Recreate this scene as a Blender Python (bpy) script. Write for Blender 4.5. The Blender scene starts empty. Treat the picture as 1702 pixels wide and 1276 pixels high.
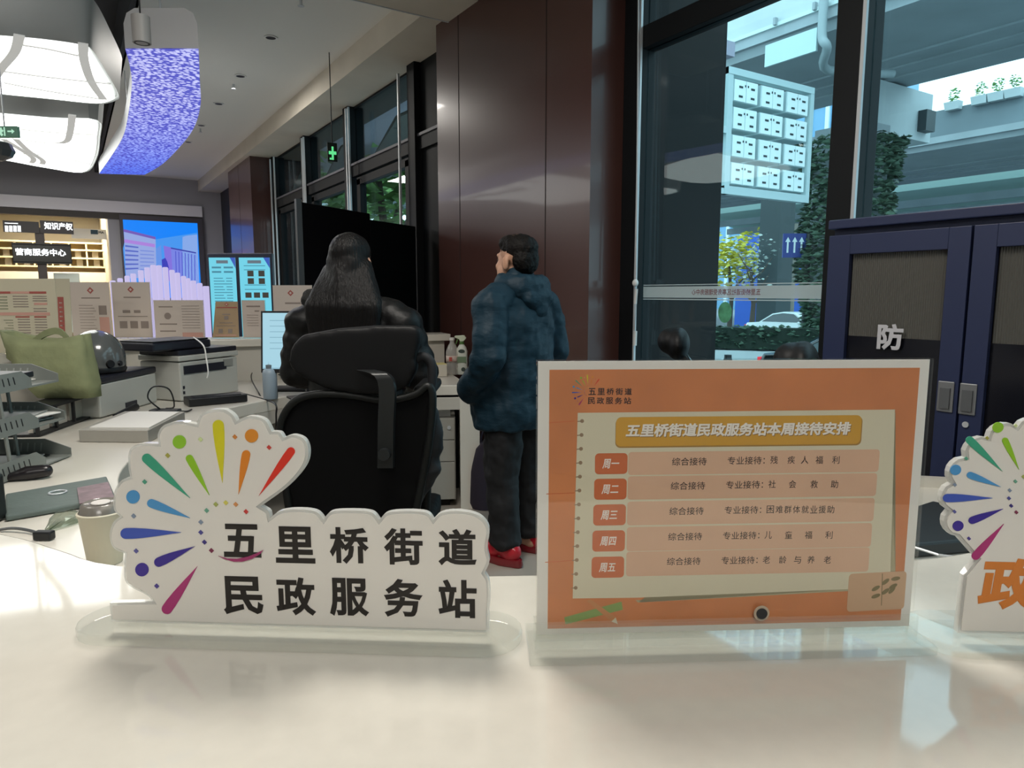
import bpy, bmesh, random
from math import *
from mathutils import Matrix, Vector
random.seed(7)
SC = bpy.context.scene
COL = SC.collection
# ------------------------------------------------------------------ camera
CAM_H, FPX, PITCH, YAW = 1.40, 1150.0, radians(7.48), radians(32.4)
cam_d = bpy.data.cameras.new('camera'); cam = bpy.data.objects.new('camera', cam_d); COL.objects.link(cam)
cam.location = (0, 0, CAM_H); cam.rotation_euler = (radians(90) - PITCH, 0, -YAW)
cam_d.sensor_fit = 'HORIZONTAL'; cam_d.sensor_width = 36.0; cam_d.lens = 36.0 * FPX / 1702.0
cam_d.clip_start = 0.02; cam_d.clip_end = 400
SC.camera = cam
# ------------------------------------------------------------------ world, colour
SC.view_settings.view_transform = 'Standard'
SC.view_settings.look = 'None'
SC.view_settings.gamma = 1.0
SC.view_settings.exposure = 0.0
SC.view_settings.use_curve_mapping = False
W = bpy.data.worlds.new('world'); SC.world = W; W.use_nodes = True
_bg = W.node_tree.nodes['Background']; _bg.inputs[0].default_value = (0.80, 0.92, 1.0, 1); _bg.inputs[1].default_value = 3.4
sun_d = bpy.data.lights.new('sun', 'SUN'); sun_d.energy = 0.5; sun_d.angle = radians(8); sun_d.color = (1, .95, .85)
sun = bpy.data.objects.new('sun', sun_d); COL.objects.link(sun)
sun.rotation_euler = (radians(48), 0, radians(60))
try:
    SC.cycles.max_bounces = 10; SC.cycles.transparent_max_bounces = 16; SC.cycles.diffuse_bounces = 4
    SC.cycles.glossy_bounces = 4; SC.cycles.transmission_bounces = 8
    SC.cycles.caustics_reflective = False; SC.cycles.caustics_refractive = False
    SC.cycles.sample_clamp_indirect = 4.0; SC.cycles.use_denoising = True
except Exception:
    pass
def area_lamp(name, loc, size, power, color=(1, .96, .90), rot=(0, 0, 0), size_y=None):
    d = bpy.data.lights.new(name, 'AREA'); d.energy = power; d.color = color; d.size = size
    if size_y: d.shape = 'RECTANGLE'; d.size_y = size_y
    o = bpy.data.objects.new(name, d); COL.objects.link(o); o.location = loc; o.rotation_euler = rot
    return o
area_lamp('ceiling_and_fill_lamp', (0.55, 1.75, 3.40), .8, 64, (1, .95, .87))
area_lamp('ceiling_and_fill_lamp', (-2.2, 2.2, 3.40), 1.2, 38)  # unseen lamp added at the left for general brightness
area_lamp('ceiling_and_fill_lamp', (-0.9, -1.4, 3.30), 1.2, 60)  # unseen fill added behind the camera to light the sign fronts
area_lamp('ceiling_and_fill_lamp', (1.45, 8.2, 3.68), .6, 40, (1, .95, .88))  # added fill light, sited so that nothing shiny mirrors it
area_lamp('ceiling_and_fill_lamp', (-1.6, 6.6, 3.30), 1.6, 80)
area_lamp('ceiling_and_fill_lamp', (-0.4, 12.6, 3.60), 1.4, 130)  # extra light put in to brighten the far wall and its band
area_lamp('ceiling_and_fill_lamp', (0.0, 18.0, 3.30), 1.6, 230, (1, .93, .80))
area_lamp('ceiling_fill_light', (-1.2, 4.2, 2.90), 1.0, 34, (1, .97, .92), (pi, 0, 0))  # no real fitting: upward light added to brighten the ceiling
# ------------------------------------------------------------------ pixels of the photograph to points at a chosen distance
_F = Vector((sin(YAW) * cos(PITCH), cos(YAW) * cos(PITCH), -sin(PITCH)))
_R = Vector((cos(YAW), -sin(YAW), 0)); _U = _R.cross(_F)
_C = Vector((0, 0, CAM_H))
def ray(x, y): return _F * FPX + _R * (x - 851) + _U * (638 - y)
def G(x, y, z): r = ray(x, y); return _C + r * ((z - CAM_H) / r.z)
def PX(x, y, X): r = ray(x, y); return _C + r * (X / r.x)
def PY(x, y, Y): r = ray(x, y); return _C + r * (Y / r.y)
def PD(x, y, d): r = ray(x, y); return _C + r * (d / hypot(r.x, r.y))
AWAY = Vector((sin(YAW), cos(YAW), 0)); RIGHT = Vector((cos(YAW), -sin(YAW), 0)); UP = Vector((0, 0, 1))
class Plane:
    """an upright (or any) plane in the place: origin, u, v, n"""
    def __init__(s, o, u, v=UP):
        s.o = Vector(o); s.u = Vector(u).normalized(); s.v = Vector(v).normalized(); s.n = s.u.cross(s.v)
    def uv(s, x, y):
        r = ray(x, y); P = _C + r * ((s.o - _C).dot(s.n) / r.dot(s.n)); d = P - s.o
        return (d.dot(s.u), d.dot(s.v))
    def P(s, u, v, t=0): return s.o + s.u * u + s.v * v + s.n * t
# ------------------------------------------------------------------ materials
def lin(c):
    if isinstance(c, str):
        c = tuple(int(c[i:i + 2], 16) / 255 for i in (0, 2, 4))
    return tuple((v / 12.92 if v <= .04045 else ((v + .055) / 1.055) ** 2.4) for v in c) + (1,)
MATS = {}
def mat(name, c, rough=.5, metal=0., coat=0., emis=None, es=0., spec=.5, alpha=None, trans=0., bump=0., bscale=60., bst=(1, 1, 1), var=0., vscale=4., ior=1.5):
    if name in MATS: return MATS[name]
    m = bpy.data.materials.new(name); m.use_nodes = True; nt = m.node_tree; b = nt.nodes['Principled BSDF']
    b.inputs['Base Color'].default_value = lin(c); b.inputs['Roughness'].default_value = rough
    b.inputs['Metallic'].default_value = metal; b.inputs['Coat Weight'].default_value = coat
    b.inputs['Coat Roughness'].default_value = .06
    b.inputs['Specular IOR Level'].default_value = spec; b.inputs['IOR'].default_value = ior
    b.inputs['Transmission Weight'].default_value = trans
    if emis: b.inputs['Emission Color'].default_value = lin(emis); b.inputs['Emission Strength'].default_value = es
    if bump or var:
        tc = nt.nodes.new('ShaderNodeTexCoord')
    if bump:
        n = nt.nodes.new('ShaderNodeTexNoise'); n.inputs['Scale'].default_value = bscale; n.inputs['Detail'].default_value = 4
        bp = nt.nodes.new('ShaderNodeBump'); bp.inputs['Strength'].default_value = bump; bp.inputs['Distance'].default_value = .01
        mp_ = nt.nodes.new('ShaderNodeMapping'); mp_.inputs['Scale'].default_value = bst
        nt.links.new(tc.outputs['Object'], mp_.inputs[0]); nt.links.new(mp_.outputs[0], n.inputs['Vector']); nt.links.new(n.outputs['Fac'], bp.inputs['Height']); nt.links.new(bp.outputs['Normal'], b.inputs['Normal'])
    if var:
        n = nt.nodes.new('ShaderNodeTexNoise'); n.inputs['Scale'].default_value = vscale; n.inputs['Detail'].default_value = 5
        h = nt.nodes.new('ShaderNodeHueSaturation'); h.inputs['Color'].default_value = lin(c)
        mr = nt.nodes.new('ShaderNodeMapRange'); mr.inputs['From Min'].default_value = .3; mr.inputs['From Max'].default_value = .7
        mr.inputs['To Min'].default_value = 1 - var; mr.inputs['To Max'].default_value = 1 + var
        nt.links.new(tc.outputs['Object'], n.inputs['Vector']); nt.links.new(n.outputs['Fac'], mr.inputs['Value']); nt.links.new(mr.outputs['Result'], h.inputs['Value']); nt.links.new(h.outputs['Color'], b.inputs['Base Color'])
    MATS[name] = m
    return m
def glass(name, tint, refl=1.0, rough=0.0):
    """thin pane: tinted see-through plus the pane's own mirror reflection"""
    if name in MATS: return MATS[name]
    m = bpy.data.materials.new(name); m.use_nodes = True; nt = m.node_tree; nt.nodes.remove(nt.nodes['Principled BSDF'])
    t = nt.nodes.new('ShaderNodeBsdfTransparent'); t.inputs[0].default_value = lin(tint)
    g = nt.nodes.new('ShaderNodeBsdfGlossy'); g.inputs['Roughness'].default_value = rough; g.inputs[0].default_value = (refl, refl, refl, 1)
    lw = nt.nodes.new('ShaderNodeLayerWeight'); lw.inputs[0].default_value = .5
    pw = nt.nodes.new('ShaderNodeMath'); pw.operation = 'POWER'; pw.inputs[1].default_value = 5
    f = nt.nodes.new('ShaderNodeMath'); f.operation = 'MULTIPLY_ADD'; f.inputs[1].default_value = .95; f.inputs[2].default_value = .04
    nt.links.new(lw.outputs['Facing'], pw.inputs[0]); nt.links.new(pw.outputs[0], f.inputs[0])
    x = nt.nodes.new('ShaderNodeMixShader')
    nt.links.new(f.outputs[0], x.inputs[0]); nt.links.new(t.outputs[0], x.inputs[1]); nt.links.new(g.outputs[0], x.inputs[2])
    nt.links.new(x.outputs[0], nt.nodes['Material Output'].inputs[0])
    MATS[name] = m
    return m
def acrylic(name, tint, white=.12):
    """clear cast acrylic: see-through, mirror sheen, a little milkiness"""
    m = glass(name, tint); nt = m.node_tree
    d = nt.nodes.new('ShaderNodeBsdfDiffuse'); d.inputs[0].default_value = lin('f0efea')
    x2 = nt.nodes.new('ShaderNodeMixShader'); x2.inputs[0].default_value = white
    x = [n for n in nt.nodes if n.type == 'MIX_SHADER' and n != x2][0]
    nt.links.new(x.outputs[0], x2.inputs[1]); nt.links.new(d.outputs[0], x2.inputs[2]); nt.links.new(x2.outputs[0], nt.nodes['Material Output'].inputs[0])
    return m
def glow(name, c, s):
    return mat(name, '101010', .6, emis=c, es=s)
# ------------------------------------------------------------------ mesh building
class MB:
    def __init__(s): s.bm = bmesh.new(); s.mi = 0
    def _f(s, vs):
        try:
            f = s.bm.faces.new(vs); f.material_index = s.mi; return f
        except ValueError:
            return None
    def v(s, p): return s.bm.verts.new(p)
    def poly(s, pts): return s._f([s.v(p) for p in pts])
    def hexa(s, b, t):
        B = [s.v(p) for p in b]; T = [s.v(p) for p in t]; n = len(B)
        s._f(B[::-1]); s._f(T)
        for i in range(n): s._f([B[i], B[(i + 1) % n], T[(i + 1) % n], T[i]])
        return s
    def box(s, x0, x1, y0, y1, z0, z1):
        return s.hexa([(x0, y0, z0), (x1, y0, z0), (x1, y1, z0), (x0, y1, z0)], [(x0, y0, z1), (x1, y0, z1), (x1, y1, z1), (x0, y1, z1)])
    def obox(s, c, sx, sy, sz, rz=0., M=None):
        c = Vector(c); M = M or Matrix.Rotation(rz, 3, 'Z')
        q = lambda x, y, z: c + M @ Vector((x * sx / 2, y * sy / 2, z * sz / 2))
        return s.hexa([q(-1, -1, -1), q(1, -1, -1), q(1, 1, -1), q(-1, 1, -1)], [q(-1, -1, 1), q(1, -1, 1), q(1, 1, 1), q(-1, 1, 1)])
    def pbox(s, pl, u0, u1, v0, v1, t0, t1):
        return s.hexa([pl.P(u0, v0, t0), pl.P(u1, v0, t0), pl.P(u1, v1, t0), pl.P(u0, v1, t0)], [pl.P(u0, v0, t1), pl.P(u1, v0, t1), pl.P(u1, v1, t1), pl.P(u0, v1, t1)])
    def prism(s, pl, uv, t0, t1):
        return s.hexa([pl.P(u, v, t0) for u, v in uv], [pl.P(u, v, t1) for u, v in uv])
    def slab(s, xy, z0, z1):
        return s.hexa([(p[0], p[1], z0) for p in xy], [(p[0], p[1], z1) for p in xy])
    def loft(s, rings, cap=True):
        R = [[s.v(p) for p in r] for r in rings]; n = len(R[0])
        for a, b in zip(R, R[1:]):
            for i in range(n): s._f([a[i], a[(i + 1) % n], b[(i + 1) % n], b[i]])
        if cap: s._f(R[0][::-1]); s._f(R[-1])
        return s
    def tube(s, pts, r, n=8, cap=True):
        pts = [Vector(p) for p in pts]; rings = []; rr = r if isinstance(r, (list, tuple)) else [r] * len(pts)
        up = None
        for i, p in enumerate(pts):
            d = (pts[min(i + 1, len(pts) - 1)] - pts[max(i - 1, 0)])
            d = d.normalized() if d.length > 1e-9 else Vector((0, 0, 1))
            if up is None: up = d.orthogonal().normalized()
            else:
                up = up - d * up.dot(d); up = up.normalized() if up.length > 1e-6 else d.orthogonal().normalized()
            w = d.cross(up)
            rings.append([p + (up * cos(2 * pi * k / n) + w * sin(2 * pi * k / n)) * rr[i] for k in range(n)])
        return s.loft(rings, cap)
    def cyl(s, p0, p1, r0, r1=None, n=16): return s.tube([p0, p1], [r0, r0 if r1 is None else r1], n)
    def lathe(s, c, prof, n=20):
        c = Vector(c)
        return s.loft([[c + Vector((r * cos(2 * pi * k / n), r * sin(2 * pi * k / n), z)) for k in range(n)] for r, z in prof])
    def ell(s, c, r, M=None, n=16, m=10, z0=-1., z1=1.):
        c = Vector(c); M = M or Matrix.Identity(3); rings = []
        a0, a1 = asin(z0), asin(z1)
        for j in range(m + 1):
            t = a0 + (a1 - a0) * j / m; q = max(cos(t), .02)
            rings.append([c + M @ Vector((r[0] * q * cos(2 * pi * k / n), r[1] * q * sin(2 * pi * k / n), r[2] * sin(t))) for k in range(n)])
        return s.loft(rings)
    def cap(s, p0, p1, r0, r1, n=14):
        p0, p1 = Vector(p0), Vector(p1); d = (p1 - p0).normalized(); pts = []; rr = []
        for k in range(5):
            t = pi / 2 * (1 - k / 4); pts.append(p0 - d * r0 * sin(t)); rr.append(max(r0 * cos(t), .001))
        for k in range(5):
            t = pi / 2 * k / 4; pts.append(p1 + d * r1 * sin(t)); rr.append(max(r1 * cos(t), .001))
        return s.tube(pts, rr, n)
    def mesh(s, name):
        bmesh.ops.recalc_face_normals(s.bm, faces=s.bm.faces)
        me = bpy.data.meshes.new(name); s.bm.to_mesh(me); s.bm.free(); return me
    def build(s, name, mats, parent=None, smooth=None, bevel=0., bseg=2, local=False):
        return link(name, s.mesh(name), mats, parent, smooth, bevel, bseg, local)
WM = {}
def link(name, me, mats, parent=None, smooth=None, bevel=0., bseg=2, local=False):
    for m in (mats if isinstance(mats, (list, tuple)) else [mats]): me.materials.append(m)
    o = bpy.data.objects.new(name, me); COL.objects.link(o)
    if parent:
        o.parent = parent
        if not local: me.transform(WM[parent.name].inverted())
        WM[o.name] = WM[parent.name]
    else: WM[o.name] = Matrix.Identity(4)
    if smooth is not None:
        for p in me.polygons: p.use_smooth = True
        if smooth < 180: me.set_sharp_from_angle(angle=radians(smooth))
    if bevel:
        b = o.modifiers.new('bevel', 'BEVEL'); b.width = bevel; b.segments = bseg; b.limit_method = 'ANGLE'; b.angle_limit = radians(40)
    return o
def tag(o, label=None, cat=None, group=None, kind=None):
    if label: o['label'] = label
    if cat: o['category'] = cat
    if group: o['group'] = group
    if kind: o['kind'] = kind
    return o
def thing(name, label, cat, loc, rz=0., group=None, kind=None):
    o = bpy.data.objects.new(name, None); COL.objects.link(o); o.empty_display_size = .1
    o.location = loc; o.rotation_euler = (0, 0, rz); WM[o.name] = Matrix.Translation(Vector(loc)) @ Matrix.Rotation(rz, 4, 'Z')
    return tag(o, label, cat, group, kind)
def struct(o, label=None):
    o['kind'] = 'structure'
    if label: o['label'] = label
    return o
def kids(o): return [c for c in bpy.data.objects if c.parent == o]
def dup(o, loc=None, rz=None, label=None, parent=None):
    c = o.copy(); COL.objects.link(c)
    if parent: c.parent = parent
    for k in kids(o): dup(k, parent=c)
    if loc is not None: c.location = loc
    if rz is not None: c.rotation_euler = (0, 0, rz)
    if label: c['label'] = label
    return c
def text(name, body, pl, u, v, h, m, parent, t=.0006, depth=.0003, bold=0., width=None, shear=0., mirror=False, align='LEFT', rot=0.):
    """real lettering laid on plane pl, cap height about h, left-baseline at (u, v)"""
    c = bpy.data.curves.new(name, 'FONT'); c.body = body; c.size = 1.0; c.shear = shear; c.resolution_u = 2; c.align_x = align
    if bold: c.bevel_depth = bold; c.bevel_resolution = 1
    else: c.extrude = .01
    o = bpy.data.objects.new(name, c); COL.objects.link(o); bpy.context.view_layer.update()
    me = bpy.data.meshes.new_from_object(o.evaluated_get(bpy.context.evaluated_depsgraph_get()))
    bpy.data.objects.remove(o); bpy.data.curves.remove(c); me.materials.clear()
    xs = [q.co.x for q in me.vertices]; ys = [q.co.y for q in me.vertices]; zs = [q.co.z for q in me.vertices]
    x0, x1, y0 = min(xs), max(xs), min(ys); hh = max(ys) - y0; z0 = min(zs); zh = max(max(zs) - z0, 1e-6)
    sy = h / hh; sx = (width / (x1 - x0)) if width else sy
    for q in me.vertices:
        a = (q.co.x - x0) * sx; b = (q.co.y - y0) * sy
        if mirror: a = (x1 - x0) * sx - a
        q.co = pl.P(u + a, v + b, t + (q.co.z - z0) / zh * depth)
    bm = bmesh.new(); bm.from_mesh(me)
    for f_ in bm.faces: f_.material_index = 0; f_.smooth = False
    bmesh.ops.recalc_face_normals(bm, faces=bm.faces); bm.to_mesh(me); bm.free()
    return link(name, me, m, parent)
def catmull(pts, k=6, closed=False):
    P = [Vector(p) for p in pts]; n = len(P); out = []
    rng = range(n if closed else n - 1)
    for i in rng:
        if closed: a, b, c, d = P[(i - 1) % n], P[i], P[(i + 1) % n], P[(i + 2) % n]
        else: a, b, c, d = P[max(i - 1, 0)], P[i], P[i + 1], P[min(i + 2, n - 1)]
        for j in range(k):
            t = j / k
            out.append(.5 * ((2 * b) + (c - a) * t + (2 * a - 5 * b + 4 * c - d) * t * t + (3 * b - a - 3 * c + d) * t ** 3))
    if not closed: out.append(P[-1])
    return out
def rrect(u0, u1, v0, v1, r, k=5):
    out = []
    for cx, cy, a0 in ((u1 - r, v1 - r, 0), (u0 + r, v1 - r, 90), (u0 + r, v0 + r, 180), (u1 - r, v0 + r, 270)):
        for j in range(k + 1):
            a = radians(a0 + 90 * j / k); out.append((cx + r * cos(a), cy + r * sin(a)))
    return out
def disc(u, v, r, n=18): return [(u + r * cos(2 * pi * k / n), v + r * sin(2 * pi * k / n)) for k in range(n)]
def inset(uv, d):
    n = len(uv); out = []
    A = sum(uv[i][0] * uv[(i + 1) % n][1] - uv[(i + 1) % n][0] * uv[i][1] for i in range(n)); sg = 1 if A > 0 else -1
    for i in range(n):
        a, b, c = Vector(uv[i - 1]), Vector(uv[i]), Vector(uv[(i + 1) % n])
        e1 = (b - a); e2 = (c - b)
        n1 = Vector((-e1.y, e1.x)).normalized() if e1.length > 1e-9 else Vector((0, 0)); n2 = Vector((-e2.y, e2.x)).normalized() if e2.length > 1e-9 else n1
        q = (n1 + n2); q = q.normalized() if q.length > 1e-6 else n1
        k = 1 / max(q.dot(n1), .6); out.append(tuple(b + q * d * sg * k))
    return out
def organic(name, fn, m, parent=None, voxel=.012, smooth=6, noise=0., nscale=.12, local=False, fold=None):
    """one continuous skin grown over overlapping body shapes"""
    b = MB(); fn(b); me = b.mesh(name); o = bpy.data.objects.new(name, me); COL.objects.link(o)
    r = o.modifiers.new('r', 'REMESH'); r.mode = 'VOXEL'; r.voxel_size = voxel
    if smooth: s_ = o.modifiers.new('s', 'SMOOTH'); s_.iterations = smooth; s_.factor = .5
    if noise:
        tx = bpy.data.textures.new(name, 'CLOUDS'); tx.noise_scale = nscale; tx.noise_depth = 2
        d = o.modifiers.new('d', 'DISPLACE'); d.texture = tx; d.strength = noise; d.mid_level = .5; d.texture_coords = 'LOCAL'
    bpy.context.view_layer.update()
    m2 = bpy.data.meshes.new_from_object(o.evaluated_get(bpy.context.evaluated_depsgraph_get()))
    bpy.data.objects.remove(o); bpy.data.meshes.remove(me)
    return link(name, m2, m, parent, smooth=180, local=local)
# ================================================================== the room
sun.rotation_euler = (radians(50), 0, radians(-75))
m_floor = mat('floor_stone', 'a29a90', .35, var=.08, vscale=3)
m_ceil = mat('ceiling_paint', 'dcdcd8', .9)
m_soff = mat('soffit_paint', 'c9c3b6', .9, var=.06, vscale=2)
m_dark = mat('dark_ceiling', '2a2c30', .9)
m_wallg = mat('grey_wall', 'a0a1a6', .8)
m_white = mat('white_wall', 'e4e4ea', .7)
m_wood = mat('red_brown_laminate', '4b302b', .3, coat=.25, var=.08, vscale=1.3)
m_seam = mat('seam', '1c0f0e', .8)
m_frame = mat('window_frame_dark', '0c0f12', .6, spec=.25)
m_silver = mat('brushed_silver', 'c4c8cb', .4, metal=.3)
m_stone = mat('dark_stone', '0c0b0c', .6, spec=.2, var=.2, vscale=5)
m_pane = glass('window_glass', 'dceff2', .5)
WX = 2.90
struct(MB().box(-5, WX, -4, 20.5, -.12, 0).build('floor', m_floor), 'pale grey stone floor')
b = MB(); b.box(.62, 2.44, -4, 16, 3.72, 3.9); struct(b.build('ceiling', m_ceil), 'grey painted ceiling with recessed lamps')
struct(MB().box(-5, .64, -4, 20.5, 4.1, 4.25).build('ceiling_left', m_dark), 'dark open ceiling over the light boxes')
struct(MB().box(.58, .64, -4, 16, 3.72, 4.15).build('trim_1', m_dark))
struct(MB().box(2.42, WX + .15, -4, 16, 3.5, 3.95).build('ceiling_right', m_soff), 'dropped soffit along the windows')
b = MB(); b.box(.62, 2.6, 4.55, 5.0, 3.46, 3.74); struct(b.build('trim_2', m_soff), 'boxed beam crossing the ceiling at the column')
struct(MB().box(.62, 2.6, 5.0, 5.012, 3.455, 3.485).build('trim_3', m_silver))
# far wall with opening to the lit room behind
b = MB(); b.box(.74, 3.4, 16, 16.2, 0, 2.97); b.box(-5, -1.9, 16, 16.2, 0, 2.97); b.box(-5, 3.4, 16, 16.2, 3.19, 4.2); struct(b.build('wall_back', m_wallg))
struct(MB().box(-5, 2.46, 15.93, 16.1, 2.97, 3.19).build('trim_4', m_white), 'white band over the far opening')
struct(MB().box(2.46, 3.4, 16, 16.2, 2.97, 3.19).build('trim_8', m_wallg))
struct(MB().box(-5, 2.46, 15.96, 16.1, 2.85, 2.965).build('trim_5', mat('header_grey', '4a4744', .7)))
struct(MB().box(-5.15, -5, -4, 20.5, 0, 4.2).build('wall_left', m_wallg))
struct(MB().box(-5, 3.4, -4.15, -4, 0, 4.2).build('wall_front', m_wallg))
struct(MB().box(-5, 3.4, 20.5, 20.65, 0, 4.2).build('wall_far', mat('far_room_wall', 'b7a98c', .8)))
struct(MB().box(.74, .9, 16.2, 20.5, 0, 4.1).build('wall_side', mat('far_room_wall', 'b7a98c', .8)))
# columns clad in red-brown laminate inside, dark stone outside
def column(name, x0, x1, y0, y1, lab, seams):
    c = MB().box(x0, WX + .02, y0, y1, 0, 3.5).build(name, m_wood); struct(c, lab)
    s = MB()
    for y in seams: s.box(x0 - .0015, x0 + .004, y - .004, y + .004, 0, 3.5)
    if seams: s.build('panel_seam', m_seam, c)
    MB().box(WX + .02, x1, y0 - .01, y1 + .01, -.8, 4.3).build('stone_cladding', m_stone, c)
    return c
column('wall_column', 2.60, 3.70, 3.25, 5.22, 'broad red-brown laminate column behind the standing man', [4.85, 3.70])
column('wall_column_far', 2.50, 3.60, 11.5, 13.25, 'red-brown laminate column beyond the left windows', [12.4])
struct(MB().box(WX - .05, WX + .2, 13.25, 16, 0, 3.5).build('wall_right', mat('dark_wall', '23232b', .6)))
struct(MB().box(WX - .02, WX + .35, -4, 16, 3.48, 4.3).build('trim_6', m_frame))
# window 1: right of the column
w1 = MB().box(WX - .06, WX + .06, -4, 3.25, 0, .14).build('window_1', m_frame); struct(w1, 'tall right window with dark frame')
b = MB(); b.box(WX - .09, WX + .07, 1.76, 1.875, 0, 3.5); b.box(WX - .06, WX + .06, 3.11, 3.25, 0, 3.5); b.box(WX - .06, WX + .06, -1.4, -1.3, 0, 3.5)
b.box(WX - .05, WX + .06, -4, 3.25, 2.78, 2.9)
b.build('window_frame', m_frame, w1, bevel=.004)
MB().box(WX - .095, WX - .08, 1.742, 1.757, .1, 3.5).build('frame_edge', m_silver, w1)
MB().box(WX - .07, WX - .055, 3.10, 3.112, .1, 3.5).build('frame_edge', m_silver, w1)
for y0, y1 in ((1.875, 3.11), (-1.3, 1.76), (-4, -1.4)):
    MB().box(WX - .006, WX + .006, y0, y1, .14, 2.78).build('window_pane', m_pane, w1)
    MB().box(WX - .006, WX + .006, y0, y1, 2.9, 3.5).build('window_pane', m_pane, w1)
# window 2: beyond the column
w2 = MB().box(WX - .06, WX + .06, 5.22, 11.5, 0, .14).build('window_2', m_frame); struct(w2, 'row of tall dark framed windows beyond the column')
ML = [6.14, 7.95, 9.70, 11.42]
b = MB()
for y in ML: b.box(WX - .10, WX + .10, y - .05, y + .11, 0, 3.5)
b.box(WX - .06, WX + .08, 5.22, 11.5, 2.72, 2.86)
b.build('window_frame', m_frame, w2, bevel=.004)
MB().box(WX - .075, WX - .058, 5.22, 11.5, 2.84, 2.865).build('transom_edge', mat('transom_grey', '54545c', .5), w2)
edges = [5.22] + ML + [11.5]
for y0, y1 in zip(edges, edges[1:]):
    if y0 < 5.5:
        MB().box(WX - .03, WX + .03, y0, y1 - .05, .14, 3.5).build('blank_panel', m_frame, w2)
    elif y1 - y0 > .3:
        MB().box(WX - .006, WX + .006, y0 + .06, y1 - .05, .14, 2.72).build('window_pane', m_pane, w2)
        MB().box(WX - .006, WX + .006, y0 + .06, y1 - .05, 2.86, 3.5).build('window_pane', m_pane, w2)
for y in (6.33, 7.80, 7.72, 9.55, 9.47, 11.28, 11.05):
    MB().box(WX - .16, WX - .14, y - .012, y + .012, .05, 3.44).build('glass_fin_edge', m_silver, w2)
# inner dark sashes and folding stays in the toplights
for y in (6.25, 8.0, 9.75):
    s = MB(); z1 = 2.62; s.box(WX - .045, WX + .03, y + .12, y + .2, .14, z1 + .06); s.box(WX - .045, WX + .03, y + .12, y + 1.55, z1, z1 + .08); s.box(WX - .045, WX + .03, y + 1.45, y + 1.55, .14, z1 + .06)
    s.build('window_sash', m_frame, w2)
    s = MB(); s.tube([(WX + .12, y + 1.5, 2.88), (WX + .12, y + .75, 3.22), (WX + .12, y + .1, 3.2)], .022, 6); s.build('toplight_stay', m_frame, w2)
    MB().hexa([(WX + .10, y + 1.5, 2.88), (WX + .10, y + .7, 3.2), (WX + .10, y + .05, 3.18), (WX + .10, y + .05, 2.88)], [(WX + .14, y + 1.5, 2.88), (WX + .14, y + .7, 3.2), (WX + .14, y + .05, 3.18), (WX + .14, y + .05, 2.88)]).build('toplight_blade', mat('blade_grey', '4b4d55', .5), w2)
# frosted band with mirrored lettering on the right pane
m_frost = mat('frosted_film', 'c3d3d6', .6)
_nt = m_frost.node_tree; _t = _nt.nodes.new('ShaderNodeBsdfTransparent'); _x = _nt.nodes.new('ShaderNodeMixShader'); _x.inputs[0].default_value = .62
_nt.links.new(_t.outputs[0], _x.inputs[1]); _nt.links.new(_nt.nodes['Principled BSDF'].outputs[0], _x.inputs[2]); _nt.links.new(_x.outputs[0], _nt.nodes['Material Output'].inputs[0])
gl = Plane((WX - .008, 3.1, 0), (0, -1, 0))
fb = thing('window_film', 'frosted film band with mirrored red lettering across right window pane', 'window film', (WX - .008, 2.5, 1.36))
zt, zb = 1.449, 1.362
for v0, v1, nm in ((zb + .012, zt - .012, 'film_band'), (zt - .005, zt, 'film_stripe'), (zb, zb + .006, 'film_stripe')):
    MB().pbox(gl, .005, 1.225, v0, v1, 0, .001).build(nm, m_frost, fb)
u1 = gl.uv(1264, 495)[0]; u0 = gl.uv(1150, 489)[0]
text('lettering', '五里桥街道社区事务受理服务中心', gl, u0, 1.39, .032, mat('film_red', '6b2d33', .6), fb, t=.0012, depth=.0002, width=u1 - u0, mirror=True, bold=.01)
u, v = gl.uv(1205, 519)
st = MB().prism(gl, [(u + .045 * cos(a), v + .055 * sin(a)) for a in [2 * pi * k / 20 for k in range(20)]], .0, .001).build('window_sticker', mat('sticker_green', '4f9a76', .6, var=.3, vscale=30))
tag(st, 'small round green sticker on right window glass', 'sticker')
# blind chain beside the column
ch = thing('blind_chain', 'white roller blind chain with plastic weight beside column', 'blind chain', (2.82, 3.19, 1.1))
MB().tube([PX(1062, -60, 2.82), PX(1060, 200, 2.82), PX(1057, 466, 2.82)], .006, 6).build('chain', m_silver, ch)
p = PX(1056, 470, 2.80)
MB().ell(p, (.018, .018, .022)).build('chain_connector', mat('white_plastic', 'd8d8d6', .4), ch, smooth=180)
MB().cyl(PX(1058, 480, 2.82), PX(1056, 505, 2.82), .009).build('chain_weight', mat('white_plastic', 'd8d8d6', .4), ch)
MB().cyl(PX(1057, 505, 2.82), PX(1055, 550, 2.82), .004).build('chain_cord', m_silver, ch)
MB().cyl(PX(1056, 550, 2.82), PX(1055, 574, 2.82), .011).build('chain_pull', mat('white_plastic', 'd8d8d6', .4), ch)
# ------------------------------------------------------------------ ceiling lamps and fittings
def downlight(y, lab):
    t = thing('downlight', lab, 'downlight', (1.72, y, 3.72), group='recessed downlights')
    b = MB(); n = 24
    R = [[(1.72 + r * cos(2 * pi * k / n), y + r * sin(2 * pi * k / n), z) for k in range(n)] for r, z in ((.062, 3.7195), (.062, 3.712), (.045, 3.712), (.045, 3.719))]
    b.loft(R, False); b.build('trim_ring', mat('ring_white', 'e0e0de', .4), t, smooth=40)
    MB().cyl((1.72, y, 3.714), (1.72, y, 3.719), .045).build('lamp_recess', mat('recess_black', '08080a', .6), t)
for y, lab in ((6.83, 'recessed downlight nearest the beam, largest of the row'), (8.17, 'second recessed downlight from the beam'), (9.47, 'middle recessed downlight of the ceiling row'), (10.79, 'fourth recessed downlight from the beam'), (12.06, 'recessed downlight farthest from the beam, smallest of the row')):
    downlight(y, lab)
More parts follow.
